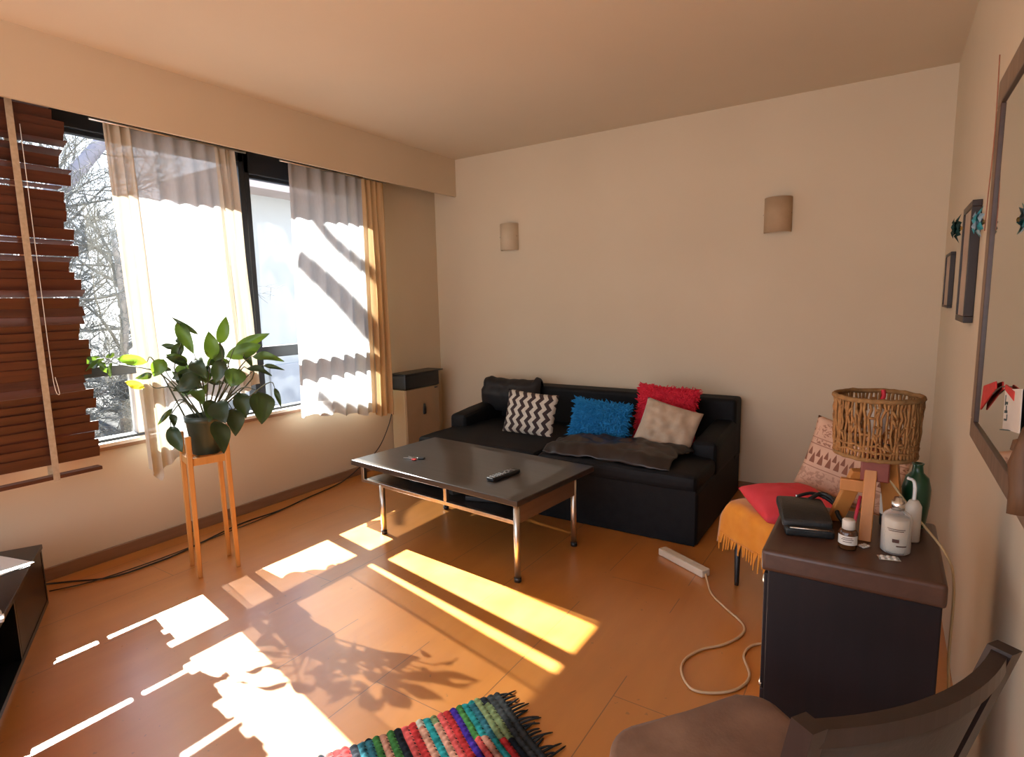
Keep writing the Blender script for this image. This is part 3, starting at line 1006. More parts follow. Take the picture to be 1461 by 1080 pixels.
STEMS=[
[(-0.040,-0.044,0.836),(-0.096,-0.074,0.923),(-0.158,-0.110,0.993),(-0.218,-0.151,1.021),(-0.270,-0.190,1.031),(-0.321,-0.228,1.046),(-0.355,-0.253,1.073),(-0.387,-0.281,1.070)],
[(-0.171,-0.104,0.992),(-0.174,-0.121,1.054),(-0.181,-0.150,1.052)],
[(0.003,-0.016,0.835),(-0.051,-0.058,0.898),(-0.091,-0.089,0.960),(-0.108,-0.108,1.013)],
[(0.028,0.001,0.843),(0.050,0.007,0.939),(0.074,0.016,1.050)],
[(0.046,0.013,0.842),(0.075,0.033,0.954),(0.111,0.057,1.056),(0.109,0.051,1.131)],
[(0.053,0.017,0.842),(0.110,0.057,0.961),(0.139,0.074,1.047),(0.170,0.088,1.113)],
[(0.050,0.015,0.842),(0.119,0.058,0.927),(0.142,0.068,0.996),(0.137,0.060,1.067)],
[(0.057,0.020,0.842),(0.152,0.087,0.977),(0.204,0.116,1.045),(0.243,0.129,1.069)],
[(0.057,0.019,0.838),(0.156,0.079,0.910),(0.235,0.128,0.994),(0.288,0.151,1.026)],
[(0.057,0.019,0.838),(0.142,0.058,0.886),(0.201,0.091,1.005)],
[(0.061,0.021,0.834),(0.130,0.054,0.860),(0.203,0.095,0.919),(0.281,0.126,0.898)],
[(0.179,0.111,0.915),(0.289,0.161,0.933),(0.342,0.169,0.916)],
[(0.054,0.016,0.834),(0.115,0.036,0.861),(0.175,0.045,0.820)],
[(0.057,0.019,0.834),(0.142,0.057,0.877),(0.203,0.075,0.896)],
[(0.032,0.003,0.839),(0.012,-0.014,0.913),(-0.021,-0.040,0.984),(-0.057,-0.059,1.116)],
[(0.035,0.005,0.838),(0.010,-0.017,0.957),(0.009,-0.021,1.085)],
[(0.028,0.001,0.839),(0.026,-0.002,0.930),(0.015,-0.014,0.999),(0.028,-0.023,0.997)],
[(0.003,-0.016,0.835),(-0.050,-0.070,0.865),(-0.066,-0.111,0.826)],
[(-0.004,-0.021,0.831),(-0.042,-0.058,0.856),(-0.082,-0.109,0.800),(-0.068,-0.126,0.742)],
[(-0.004,-0.021,0.835),(-0.088,-0.079,0.916),(-0.153,-0.136,0.924),(-0.167,-0.157,0.947)],
[(0.039,0.008,0.843),(0.017,-0.012,0.956),(-0.000,-0.032,1.052)],
[(0.039,0.008,0.843),(0.075,0.022,0.930),(0.066,-0.006,0.950)],
[(0.025,-0.002,0.839),(-0.021,-0.028,0.930),(-0.086,-0.072,1.001),(-0.069,-0.059,1.086),(-0.048,-0.049,1.141)],
[(0.113,0.070,0.926),(0.179,0.099,0.994),(0.221,0.106,1.013)],
[(0.046,0.013,0.842),(0.098,0.033,0.912),(0.114,0.029,0.965)],
[(0.053,0.017,0.842),(0.224,0.131,0.959),(0.203,0.117,1.053),(0.207,0.107,1.080)],
]

lo = Vector((0, 0, 0.5925))
rng = random.Random(31)
b = MB()
for bs, tp, w, kind in LEAVES:
    leaf(b, Vector(bs) - lo, Vector(tp) - lo, w * 1.15, {'g': 0, 'd': 1, 's': 1, 'y': 2, 'o': 1}[kind], rng)
# leaves at the back that the front ones half hide
for k in range(24):
    a = rng.uniform(PI * 0.45, PI * 1.6)
    bs = Vector((0.05 * math.cos(a), 0.05 * math.sin(a), rng.uniform(.30, .46)))
    leaf(b, bs, bs + Vector((math.cos(a) * rng.uniform(.05, .12), math.sin(a) * rng.uniform(.05, .12), rng.uniform(-.06, .08))), rng.uniform(.035, .06), rng.choice((0, 1)), rng)
b.build('foliage', [M_leaf, M_leafd, M_leafy], pp, recalc=False)
b = MB()
leaf(b, Vector(YLEAF[0]) - lo, Vector(YLEAF[1]) - lo, 0.04, 0, rng)
yl = b.build('yellow_leaf', M_yellow, pp, recalc=False)
yl['label'] = 'yellowed leaf on a low stem'
b = MB()
for s in STEMS:
    p = [Vector(q) - lo for q in s]
    p[0] = Vector((p[0].x * 0.45, p[0].y * 0.45, 0.17))
    p = catmull(p, 5)
    b.tube(p, [0.0042 - 0.0026 * i / (len(p) - 1) for i in range(len(p))], 6)
b.build('stems', M_stem, pp)

# ================================================================== heater
hx0, hx1, hy0, hy1 = 0.016, 0.175, -0.655, -0.245
ht = thing('wall_heater', 'cream gas wall heater with a black top grille in the corner', 'heater', (0.095, -0.45, 0.03))
o = Vector(ht.location)
M_heater = mottled('cream_enamel', (0.50, 0.385, 0.22), (0.56, 0.44, 0.265), 4, 0.45, 0.5)
M_heater_front = mottled('tan_enamel', (0.36, 0.24, 0.135), (0.42, 0.29, 0.17), 4, 0.5, 0.4)
b = MB()
rbox(b, (hx0, hy0, 0.03), (hx1 - 0.012, hy1, 0.615), 0.006)
b.build('case', M_heater, ht)
b = MB()
rbox(b, (hx1 - 0.012, hy0 + 0.006, 0.035), (hx1, hy1 - 0.006, 0.612), 0.004)
fp = b.build('front_panel', M_heater_front, ht)
b = MB()
b.lathe([(0, 0), (.016, 0), (.020, .012), (.016, .05), (.009, .085), (0, .088)], (0, 0, 0), 16, squash=(0.6, 1))
b.build('peephole', M_black, fp, (hx1 - o.x + 0.003, -0.44 - o.y, 0.36))
b = MB()
rbox(b, (hx0, hy0 - 0.006, 0.617), (hx1 + 0.008, hy1 + 0.0, 0.735), 0.010)
tp = b.build('top_grille', M_black, ht)
b = MB()
rbox(b, (hx0 - 0.0, hy0 - 0.010, 0.735), (hx1 + 0.012, hy1 + 0.05, 0.746), 0.003)
b.build('lid', M_black, tp)
b = MB()
rbox(b, (hx1, hy1 - 0.06, 0.592), (hx1 + 0.012, hy1 - 0.03, 0.603), 0.003)
b.build('knob', M_black, ht)
# plug and black cord running along the baseboard to the unit
pc = thing('power_cable', 'thin black cable from the wall plug along the baseboard to the black unit', 'cable', (0.03, -0.68, 0.0))
o = Vector(pc.location)
b = MB()
rbox(b, (0.0, -0.70, 0.585), (0.035, -0.655, 0.63), 0.006)
b.build('plug', M_black, pc)
b = MB()
path = [(0.034, -0.68, 0.59), (0.04, -0.668, 0.52), (0.03, -0.70, 0.36), (0.025, -0.83, 0.17), (0.03, -1.02, 0.075), (0.06, -1.25, 0.01), (0.12, -1.6, 0.006), (0.165, -1.85, 0.006), (0.155, -2.05, 0.006), (0.175, -2.2, 0.006), (0.255, -2.5, 0.006), (0.27, -2.65, 0.006), (0.25, -2.84, 0.006), (0.12, -2.97, 0.006), (0.03, -3.06, 0.006)]
b.tube([Vector(p) - o for p in catmull(path, 6)], 0.004, 6)
b.tube([Vector(p) - o for p in catmull([(0.12, -1.6, 0.006), (0.19, -1.95, 0.006), (0.21, -2.2, 0.006), (0.24, -2.6, 0.006), (0.22, -2.9, 0.006), (0.15, -3.06, 0.006)], 6)], 0.003, 6)
b.build('cable', M_black, pc)

# ================================================================== TV unit
tv = thing('tv_unit', 'low black unit with open compartments beside the window wall', 'tv unit', (0.262, -3.095, 0.0), (0, 0, R(-26.5)))
# local x runs along its front edge, local -y goes back towards the window wall
b = MB()
b.box((0.0, -0.36, 0.255), (1.5, 0.0, 0.275), bevel=0.002)
b.build('top', M_tv, tv)
b = MB()
b.box((0.004, -0.355, 0.0), (1.5, -0.335, 0.255))
b.box((0.004, -0.355, 0.0), (0.022, -0.004, 0.255))
b.box((0.004, -0.355, 0.0), (1.5, -0.004, 0.02))
b.box((1.482, -0.355, 0.0), (1.5, -0.004, 0.255))
b.build('carcass', M_tv, tv)
b = MB()
b.box((0.515, -0.335, 0.02), (0.533, -0.006, 0.255))
b.build('divider', M_tv, tv)
b = MB()
b.box((0.024, -0.03, 0.022), (0.512, -0.006, 0.252), bevel=0.002)
b.build('door', M_tv, tv)
M_white_plastic = mottled('white_plastic', (0.66, 0.64, 0.60), (0.74, 0.72, 0.68), 20, 0.45)
wc = MB()
wc.tube(catmull([(0.0, 0, 0.006), (0.03, 0.035, 0.007), (.07, .03, .007), (.075, 0, .006), (.04, -.012, .008), (.015, 0.01, .012), (.05, .045, .012), (.10, .05, .007)], 6), 0.0055, 7)
wc.box((0.09, 0.038, 0.0), (0.135, 0.062, 0.014), bevel=0.004)
tag(wc.build('cable', M_white_plastic, None, (0.80, -3.44, 0.2755), (0, 0, -0.3)), 'curled white cable lying on the low black unit', 'cable')
wp = MB()  # white sheet laid on the unit as a painted sun glint
wp.box((-0.11, -0.15, 0), (0.11, 0.15, 0.003), bevel=0.0008)
tag(wp.build('pale_sheet', mottled('white_sun_glint', (0.68, 0.66, 0.62), (0.75, 0.73, 0.7), 5, 0.7), None, (0.40, -3.36, 0.2755), (0, 0, 0.25)), 'white sheet standing for a sun glint on the low black unit', 'pale_sheet')

# ================================================================== chest and what stands on it
CT = 0.72
ch = thing('chest_of_drawers', 'small dark wooden chest of drawers against the wall with the mirror', 'chest of drawers', (3.325, -2.43, 0.0))
o = Vector(ch.location)
b = MB()
rbox(b, (3.168, -2.608, 0.045), (3.497, -2.252, CT - 0.05), 0.004)
b.build('carcass', M_chest, ch)
b = MB()
rbox(b, (3.154, -2.620, CT - 0.052), (3.503, -2.240, CT), 0.010)
b.build('top', M_chest_top, ch)
for z0, z1 in ((0.37, 0.655), (0.07, 0.36)):
    b = MB()
    rbox(b, (3.158, -2.598, z0), (3.170, -2.262, z1), 0.004)
    dr_ = b.build('drawer', M_chest, ch)
    b = MB()
    b.lathe([(0, 0), (.006, 0), (.006, .010), (.016, .014), (.017, .020), (.011, .026), (0, .028)], n=20)
    b.build('knob', M_steel, dr_, (3.158 - o.x, -2.43 - o.y, (z0 + z1) / 2 + 0.05), (0, -PI / 2, 0))
for x in (3.18, 3.46):
    for y in (-2.60, -2.29):
        b = MB()
        rbox(b, (x, y, 0.0), (x + 0.03, y + 0.03, 0.05), 0.003)
        b.build('leg', M_chest, ch)

# ---- lamp
M_rope = mottled('twisted_paper_rope', (0.22, 0.095, 0.028), (0.36, 0.175, 0.058), 70, 0.8, 0.3, 0.5, 200)
M_rope_dark = mottled('dark_rope_rim', (0.20, 0.10, 0.035), (0.30, 0.16, 0.06), 70, 0.85, 0.2, 0.5, 200)
M_lampwood = wood('orange_lamp_wood', (0.42, 0.155, 0.032), (0.52, 0.205, 0.05), 0.45, 2)
M_red_wood = mottled('red_brown_hub', (0.16, 0.03, 0.02), (0.22, 0.05, 0.03), 30, 0.5)
lp = thing('table_lamp', 'table lamp with an openwork rope drum shade on crossed wooden boards', 'lamp', (3.362, -2.385, CT))
SR, S0, S1 = 0.090, 0.202, 0.340
def plank(x0, y0, x1, y1, z1, wdt, th, ang):
    mb = MB()
    d = Vector((x1 - x0, y1 - y0, z1)).normalized()
    s = Vector((math.cos(ang), math.sin(ang), 0))
    nn = d.cross(s).normalized()
    p, q = Vector((x0, y0, 0.0)), Vector((x1, y1, z1))
    hs_ = s * wdt / 2
    hn = nn * th / 2
    lo_ = [p - hs_ - hn, p + hs_ - hn, p + hs_ + hn, p - hs_ + hn]
    lo_ = [Vector((v.x, v.y, 0.0005)) for v in lo_]
    mb.hexa(lo_ + [q - hs_ - hn, q + hs_ - hn, q + hs_ + hn, q - hs_ + hn], bevel=0.002)
    return mb
plank(-0.008, -0.062, -0.004, -0.016, 0.165, 0.026, 0.018, 0.0).build('leg', M_lampwood, lp)
plank(0.052, 0.052, 0.028, 0.012, 0.200, 0.040, 0.018, -0.25).build('leg', M_lampwood, lp)
plank(-0.078, 0.045, -0.028, 0.014, 0.150, 0.036, 0.018, 0.35).build('leg', M_lampwood, lp)
b = MB()
b.box((-0.068, -0.005, 0.098), (0.006, 0.014, 0.128), bevel=0.002)
b.build('cross_board', M_lampwood, lp)
b = MB()
b.box((-0.026, -0.026, 0.135), (0.034, 0.028, 0.192), bevel=0.004)
b.lathe([(0, .19), (.016, .19), (.016, .235), (0, .235)], n=16)
b.build('hub', M_red_wood, lp)
b = MB()
b.lathe([(0, .235), (.012, .236), (.013, .245), (.022, .262), (.027, .282), (.022, .302), (.010, .312), (0, .314)], n=20)
b.build('bulb', mottled('frosted_bulb', (0.7, 0.66, 0.6), (0.76, 0.72, 0.66), 10, 0.3), lp)
shd = MB()
rng = random.Random(4)
NS = 62
strands = []
for k in range(NS):
    a = 2 * PI * k / NS
    pts = []
    ph = rng.uniform(0, 6)
    am = rng.uniform(0.01, 0.045)
    for j in range(8):
        t = j / 7
        aa = a + am * math.sin(t * PI * rng.choice((1, 2)) + ph) * (1 if 0 < j < 7 else 0)
        r = SR - 0.010 * abs(t - 0.0) * 0 - 0.006 * (1 - t) + rng.uniform(-.002, .002)
        pts.append((r * math.cos(aa), r * math.sin(aa), S0 + (S1 - S0) * t))
    strands.append(pts)
    shd.tube(pts, rng.uniform(0.0026, 0.0038), 5)
# knots and short cross links that pull neighbouring strands together
for k in range(110):
    i = rng.randrange(NS)
    j = rng.randint(1, 6)
    p, q = strands[i][j], strands[(i + 1) % NS][min(6, max(1, j + rng.choice((-1, 0, 0, 1))))]
    shd.tube([p, ((p[0] + q[0]) / 2 * 1.02, (p[1] + q[1]) / 2 * 1.02, (p[2] + q[2]) / 2), q], 0.0033, 5)
for zc in (S0 + 0.030, S0 + 0.018):
    shd.tube([((SR - .004) * math.cos(2 * PI * k / 40), (SR - .004) * math.sin(2 * PI * k / 40), zc + rng.uniform(-.004, .004)) for k in range(40)], 0.003, 5, closed=True)
so = shd.build('lamp_shade', M_rope, lp)
b = MB()
for (rr, zc, rd) in ((SR, S1, .006), (SR - .006, S0, .0055)):
    b = MB()
    b.tube([((rr + rng.uniform(-.0015, .0015)) * math.cos(2 * PI * k / 48), rr * math.sin(2 * PI * k / 48), zc + rng.uniform(-.0015, .0015)) for k in range(48)], rd, 7, closed=True)
    b.build('rim', M_rope_dark, so)
b = MB()
for k in range(3):
    a = 2 * PI * k / 3 + .4
    b.tube([(0.014 * math.cos(a), .014 * math.sin(a), .225), ((SR - .008) * math.cos(a), (SR - .008) * math.sin(a), S0 + .004)], 0.0018, 5)
b.build('spider', M_black, so)
b = MB()
b.tube(catmull([(0.010, 0.083, S1 + .004), (0.012, 0.080, S1 - .012), (0.006, 0.079, S1 - .028)], 4), 0.005, 6)
rb_ = b.build('ribbon', mottled('red_ribbon', (0.6, 0.02, 0.04), (0.7, 0.04, 0.06), 20, 0.6), so)
b = MB()
b.tube(catmull([(0.03, 0.02, 0.14), (0.09, 0.0, 0.06), (0.145, -0.06, 0.004), (0.162, -0.10, -0.05), (0.160, -0.135, -0.20), (0.165, -0.13, -0.30), (0.165, -0.05, -0.50), (0.17, 0.05, -0.70)], 6), 0.003, 6)
b.build('cord', mottled('tan_cord', (0.45, 0.30, 0.14), (0.52, 0.36, 0.18), 20, 0.6), lp)

# ---- bottles and small things
def clear_mat(name, col=(1, 1, 1), rough=0.05):
    m = Mat(name, col, rough, 0, 0.5)
    tr = m.n('ShaderNodeBsdfTransparent')
    tr.inputs[0].default_value = (*col, 1)
    mx = m.n('ShaderNodeMixShader')
    lw = m.n('ShaderNodeLayerWeight')
    lw.inputs[0].default_value = 0.35
    m.link(m.math('ADD', m.math('MULTIPLY', lw.outputs['Facing'], 0.55), 0.10), mx.inputs[0])
    m.link(tr.outputs[0], mx.inputs[1])
    m.link(m.b.outputs[0], mx.inputs[2])
    m.link(mx.outputs[0], m.out.inputs[0])
    return m.m
M_clear = clear_mat('clear_bottle', (0.90, 0.88, 0.84))
M_gel = mottled('pale_gel', (0.56, 0.49, 0.40), (0.62, 0.55, 0.46), 6, 0.25)
M_chrome = mottled('silver_cap', (0.62, 0.60, 0.57), (0.7, 0.68, 0.65), 20, 0.25, 0.5, 0, 60, 1.0)
M_label = mottled('white_label', (0.60, 0.54, 0.46), (0.66, 0.60, 0.52), 12, 0.7)
M_ink = mottled('brown_ink', (0.07, 0.03, 0.02), (0.09, 0.04, 0.03), 30, 0.7)
lb = thing('lotion_bottle', 'clear round bottle with a silver cap standing at the chest front edge', 'bottle', (3.414, -2.482, CT + 0.0005))
b = MB()
b.lathe([(0, 0), (.026, 0), (.0295, .004), (.0295, .078), (.026, .088), (.016, .096), (.0125, .098), (.0125, .106), (0, .106)], n=32)
b.build('body', M_clear, lb)
b = MB()
b.lathe([(0, .003), (.0245, .003), (.0265, .008), (.0268, .076), (.0255, .080), (0, .080)], n=32)
b.build('contents', M_gel, lb)
b = MB()
b.lathe([(0, .099), (.0135, .099), (.0135, .118), (.010, .119), (.008, .127), (0, .128)], n=24)
b.build('cap', M_chrome, lb)
b = MB()
def arcbox(mb, r, a0, a1, z0, z1, t=0.0006, n=8):
    for i in range(n):
        p, q = a0 + (a1 - a0) * i / n, a0 + (a1 - a0) * (i + 1) / n
        mb.hexa([(r * math.cos(p), r * math.sin(p), z0), (r * math.cos(q), r * math.sin(q), z0), ((r + t) * math.cos(q), (r + t) * math.sin(q), z0), ((r + t) * math.cos(p), (r + t) * math.sin(p), z0),
                 (r * math.cos(p), r * math.sin(p), z1), (r * math.cos(q), r * math.sin(q), z1), ((r + t) * math.cos(q), (r + t) * math.sin(q), z1), ((r + t) * math.cos(p), (r + t) * math.sin(p), z1)])
AV = math.atan2(-1.5, -0.05)
arcbox(b, 0.0296, AV - 0.22, AV + 0.22, 0.030, 0.038)
arcbox(b, 0.0296, AV + 0.05, AV + 0.75, 0.021, 0.0235)
arcbox(b, 0.0296, AV - 0.6, AV + 0.6, 0.060, 0.0612)
arcbox(b, 0.0296, AV - 0.5, AV + 0.5, 0.056, 0.0572)
b.build('print', M_ink, lb)

M_amber = mottled('amber_glass', (0.05, 0.018, 0.006), (0.08, 0.03, 0.01), 10, 0.12, 0.6)
mbt = thing('medicine_bottle', 'small brown medicine bottle with a white cap and label', 'bottle', (3.322, -2.515, CT + 0.0005))
b = MB()
b.lathe([(0, 0), (.018, 0), (.0195, .003), (.0195, .038), (.017, .044), (.013, .047), (0, .047)], n=28)
b.build('body', M_amber, mbt)
b = MB()
b.lathe([(0, .046), (.0135, .046), (.0135, .066), (.012, .0685), (0, .069)], n=24)
b.build('cap', M_label, mbt)
b = MB()
arcbox(b, 0.0196, AV - 1.25, AV + 1.25, 0.013, 0.034, n=14)
ml = b.build('bottle_label', M_label, mbt)
b = MB()
for z_, w_ in ((.029, .5), (.025, .62), (.020, .45)):
    arcbox(b, 0.0203, AV - w_, AV + w_, z_, z_ + .0013)
b.build('print', M_ink, ml)

wb = thing('wine_bottle', 'dark bottle with a white label behind the lamp legs', 'bottle', (3.402, -2.315, CT + 0.0005))
b = MB()
b.lathe([(0, 0), (.019, 0), (.021, .003), (.021, .085), (.016, .105), (.0085, .120), (.0085, .142), (0, .142)], n=26)
b.build('body', M_black, wb)
b = MB()
arcbox(b, 0.0212, -PI, PI, 0.032, 0.082, n=24)
b.build('bottle_label', M_label, wb)

sp = thing('spray_bottle', 'pale slim pump bottle behind the clear lotion bottle', 'bottle', (3.447, -2.395, CT + 0.0005))
b = MB()
b.lathe([(0, 0), (.015, 0), (.0165, .003), (.0165, .085), (.010, .098), (.007, .10), (0, .10)], n=22)
b.build('body', M_gel, sp)
b = MB()
b.tube(catmull([(0, 0, .098), (0, 0, .128), (-.004, -.002, .146), (-.016, -.006, .152)], 5), 0.0038, 8)
b.build('pump', M_white_plastic, sp)

gv = thing('green_vase', 'dark green squat vase by the wall behind the rope lamp', 'vase', (3.455, -2.29, CT + 0.0005))
b = MB()
b.lathe([(0, 0), (.022, 0), (.026, .006), (.033, .06), (.034, .10), (.027, .128), (.014, .140), (.012, .158), (.015, .163), (.010, .163), (.009, .14), (0, .135)], n=26, squash=(0.9, 1))
b.build('body', mottled('dark_green_glaze', (0.012, 0.05, 0.018), (0.02, 0.075, 0.03), 9, 0.3, 0.5), gv)

M_hide = mottled('black_hide', (0.010, 0.010, 0.010), (0.018, 0.017, 0.016), 40, 0.45, 0.4, 0.3, 160)
wl = thing('pouch', 'folded black leather pouch lying on the chest corner', 'pouch', (3.222, -2.415, CT + 0.0005), (0, 0, R(14)))
b = MB()
mbx = puffy((-0.054, -0.085, 0.0), (0.054, 0.075, 0.020), 0.006, seed=3.0, wr=0.002)
mbx.build('lower_flap', M_hide, wl)
mbx = puffy((-0.060, -0.070, 0.021), (0.052, 0.085, 0.046), 0.007, seed=8.0, wr=0.004)
for v in mbx.bm.verts:
    v.co.z -= 0.010 * max(0, (-v.co.y - .02) / .05)
    v.co.z = max(v.co.z, 0.0205)
mbx.build('upper_flap', M_hide, wl)
b = MB()
b.tube([(-0.045, -0.0865, 0.0225), (0.0, -0.0885, 0.0228), (0.040, -0.0875, 0.0222)], 0.0018, 6)
b.build('zip', M_steel, wl)
b = MB()
b.tube(catmull([(0.02, 0.07, .046), (.05, .09, .058), (.075, .07, .050), (.082, .03, .02), (.10, .02, .004)], 6), 0.0055, 7)
b.tube(catmull([(-.01, .08, .048), (.03, .10, .054), (.07, .095, .040), (.10, .07, .012)], 6), 0.0045, 7)
b.build('strap', M_hide, wl)

rp = MB()
rp.tube([(0, 0, 0.0045), (0.004, 0.018, 0.034), (0.0105, 0.042, 0.078)], [.0022, .0042, .0042], 8)
tag(rp.build('pen', mottled('red_pen', (0.6, 0.03, 0.06), (0.68, 0.05, 0.08), 20, 0.4), None, (3.328, -2.395, CT)), 'red pen leaning against the lamp legs', 'pen')
def foil(name, loc, rz, label, w, h):
    t_ = thing(name, label, 'blister pack', (loc[0], loc[1], CT + 0.0005), (0, 0, rz), 'tablet strips on the chest')
    mb = MB()
    mb.box((-w / 2, -h / 2, 0), (w / 2, h / 2, 0.0016), bevel=0.0005)
    mb.build('foil', M_chrome, t_)
    mb = MB()
    for i in range(3):
        for j in range(2):
            mb.lathe([(.0042, .0015), (.0038, .004), (0, .0048)], ((i - 1) * w * .28, (j - .5) * h * .45, 0), 10)
    mb.build('tablets', M_label, t_)
    return t_
foil('blister_pack', (3.402, -2.535), 0.25, 'silver tablet strip at the foot of the clear lotion bottle', 0.042, 0.024)
foil('blister_pack', (3.354, -2.49), 0.9, 'silver tablet strip beside the brown medicine bottle', 0.026, 0.018)

# ================================================================== stool with fringed throw, two cushions
st = thing('stool', 'low stool on dark tapered legs under the orange fringed throw', 'stool', (2.815, -1.375, 0.0), (0, 0, R(-42)))
b = MB()
b.box((0.005, 0.005, 0.315), (0.45, 0.36, 0.375), bevel=0.01)
b.build('seat', M_chest, st)
for x, y in ((0.035, 0.03), (0.42, 0.03), (0.42, 0.33), (0.035, 0.33)):
    b = MB()
    b.tube([(x, y, 0), (x, y, 0.02), (x, y, 0.315)], [.010, .011, .017], 10)
    b.build('leg', M_black, st)
M_orange = mottled('orange_suede', (0.66, 0.235, 0.02), (0.76, 0.31, 0.035), 14, 0.85, 0.2, 0.1, 80, sheen=0.3)
ot = thing('throw_blanket', 'orange suede throw with a fringed edge over the stool', 'blanket', (2.815, -1.375, 0.376), (0, 0, R(-42)))
b = MB()
def thr(u, v):
    x = -0.02 + 0.49 * u
    # v: from the back edge over the seat, then down the front
    s = v * 0.57
    if s < 0.37:
        y, z = 0.38 - s, 0.014
    else:
        d = s - 0.37
        k = min(1, d / 0.03)
        y, z = 0.012 - 0.022 * k - 0.018 * d / 0.2, 0.014 - d * 0.75
    side = max(0, (0.05 - u) / 0.05)
    z -= 0.05 * side
    return Vector((x - .012 * side, y + 0.007 * fbm(x * 14, s * 5), z + 0.006 * fbm(x * 11, s * 12)))
b.grid(thr, 40, 36)
bmesh.ops.recalc_face_normals(b.bm, faces=b.bm.faces[:])
bmesh.ops.solidify(b.bm, geom=b.bm.faces[:], thickness=-0.004)
for f in b.bm.faces:
    f.smooth = True
b.build('cloth', M_orange, ot)
b = MB()
rng = random.Random(8)
for k in range(32):
    x = -0.028 + 0.0152 * k
    l = rng.uniform(.045, .085)
    y0 = -0.026
    zt = -0.128 - (0.03 if k < 1 else 0)
    s_ = rng.uniform(-.012, .012)
    b.hexa([(x + s_ + .004, y0 - .010, zt - l), (x + s_ + .008, y0 - .010, zt - l), (x + s_ + .008, y0 - .007, zt - l), (x + s_ + .004, y0 - .007, zt - l),
            (x, y0 - .004, zt), (x + .013, y0 - .004, zt), (x + .013, y0 + .000, zt), (x, y0 + .000, zt)])
b.build('fringe', M_orange, ot)
M_red = mottled('coral_red_cotton', (0.62, 0.045, 0.06), (0.70, 0.07, 0.085), 10, 0.8, 0.2, 0.15, 120)
G2 = 'cushions on the stool'
mb = cushion_mb(0.32, 0.35, 0.11, seed=6)
tag(mb.build('cushion', M_red, None, (3.165, -1.63, 0.447), Euler((R(-87), R(0), R(29)))), 'plain coral red cushion lying flat on the orange throw', 'cushion', G2)
def embroidered():
    m = Mat('embroidered_cotton', (0.5, 0.3, 0.2), 0.85)
    sep = m.n('ShaderNodeSeparateXYZ')
    m.link(m.coord(), sep.inputs[0])
    X_, Z_ = sep.outputs['X'], sep.outputs['Z']
    base = m.ramp(m.noise(9, 3), [(0.3, (0.56, 0.34, 0.23)), (0.7, (0.66, 0.42, 0.29))])
    dark = (0.24, 0.095, 0.055)
    def drops(z0, hgt, per, wid, ph):
        fx = m.math('SUBTRACT', m.math('FRACT', m.math('ADD', m.math('DIVIDE', X_, per), 10 + ph)), 0.5)
        fz = m.math('DIVIDE', m.math('SUBTRACT', Z_, z0), hgt)
        inside = m.math('MULTIPLY', m.math('GREATER_THAN', fz, 0.0), m.math('LESS_THAN', fz, 1.0))
        w_ = m.math('MULTIPLY', m.math('SUBTRACT', 1.0, m.math('POWER', m.math('MAXIMUM', fz, 0.0), 1.4)), wid)
        return m.math('MULTIPLY', inside, m.math('LESS_THAN', m.math('ABSOLUTE', fx), w_))
    def band(z0, z1):
        return m.math('MULTIPLY', m.math('GREATER_THAN', Z_, z0), m.math('LESS_THAN', Z_, z1))
    wob = m.math('MULTIPLY', m.math('SUBTRACT', m.noise(30, 2), 0.5), 0.02)
    k = drops(0.120, 0.048, 0.034, 0.32, 0)
    k = m.math('MAXIMUM', k, drops(0.152, 0.036, 0.034, 0.26, 0.5))
    k = m.math('MAXIMUM', k, m.math('MULTIPLY', band(0.100, 0.104), 0.7))
    k = m.math('MAXIMUM', k, m.math('MULTIPLY', band(0.200, 0.205), 0.7))
    k = m.math('MAXIMUM', k, m.math('MULTIPLY', band(0.228, 0.232), 0.7))
    scroll = m.math('GREATER_THAN', m.noise(48, 2, None, 0.5, 1.2), 0.56)
    k = m.math('MAXIMUM', k, m.math('MULTIPLY', m.math('MULTIPLY', scroll, band(0.208, 0.226)), 0.8))
    k = m.math('MAXIMUM', k, m.math('MULTIPLY', m.math('MULTIPLY', scroll, band(0.02, 0.092)), 0.42))
    k = m.math('MAXIMUM', k, m.math('MULTIPLY', m.math('MULTIPLY', scroll, band(0.24, 0.30)), 0.7))
    m.color(m.mix(k, base, dark))
    m.bump(m.noise(200, 2), 0.2, 0.002)
    return m.m
mb = cushion_mb(0.39, 0.325, 0.085, seed=7)
tag(mb.build('cushion', embroidered(), None, (3.243, -1.215, 0.415), Euler((R(-10), R(14), R(-8)))), 'pale pink cushion embroidered with rows of brown drops, standing behind the lamp', 'cushion', G2)

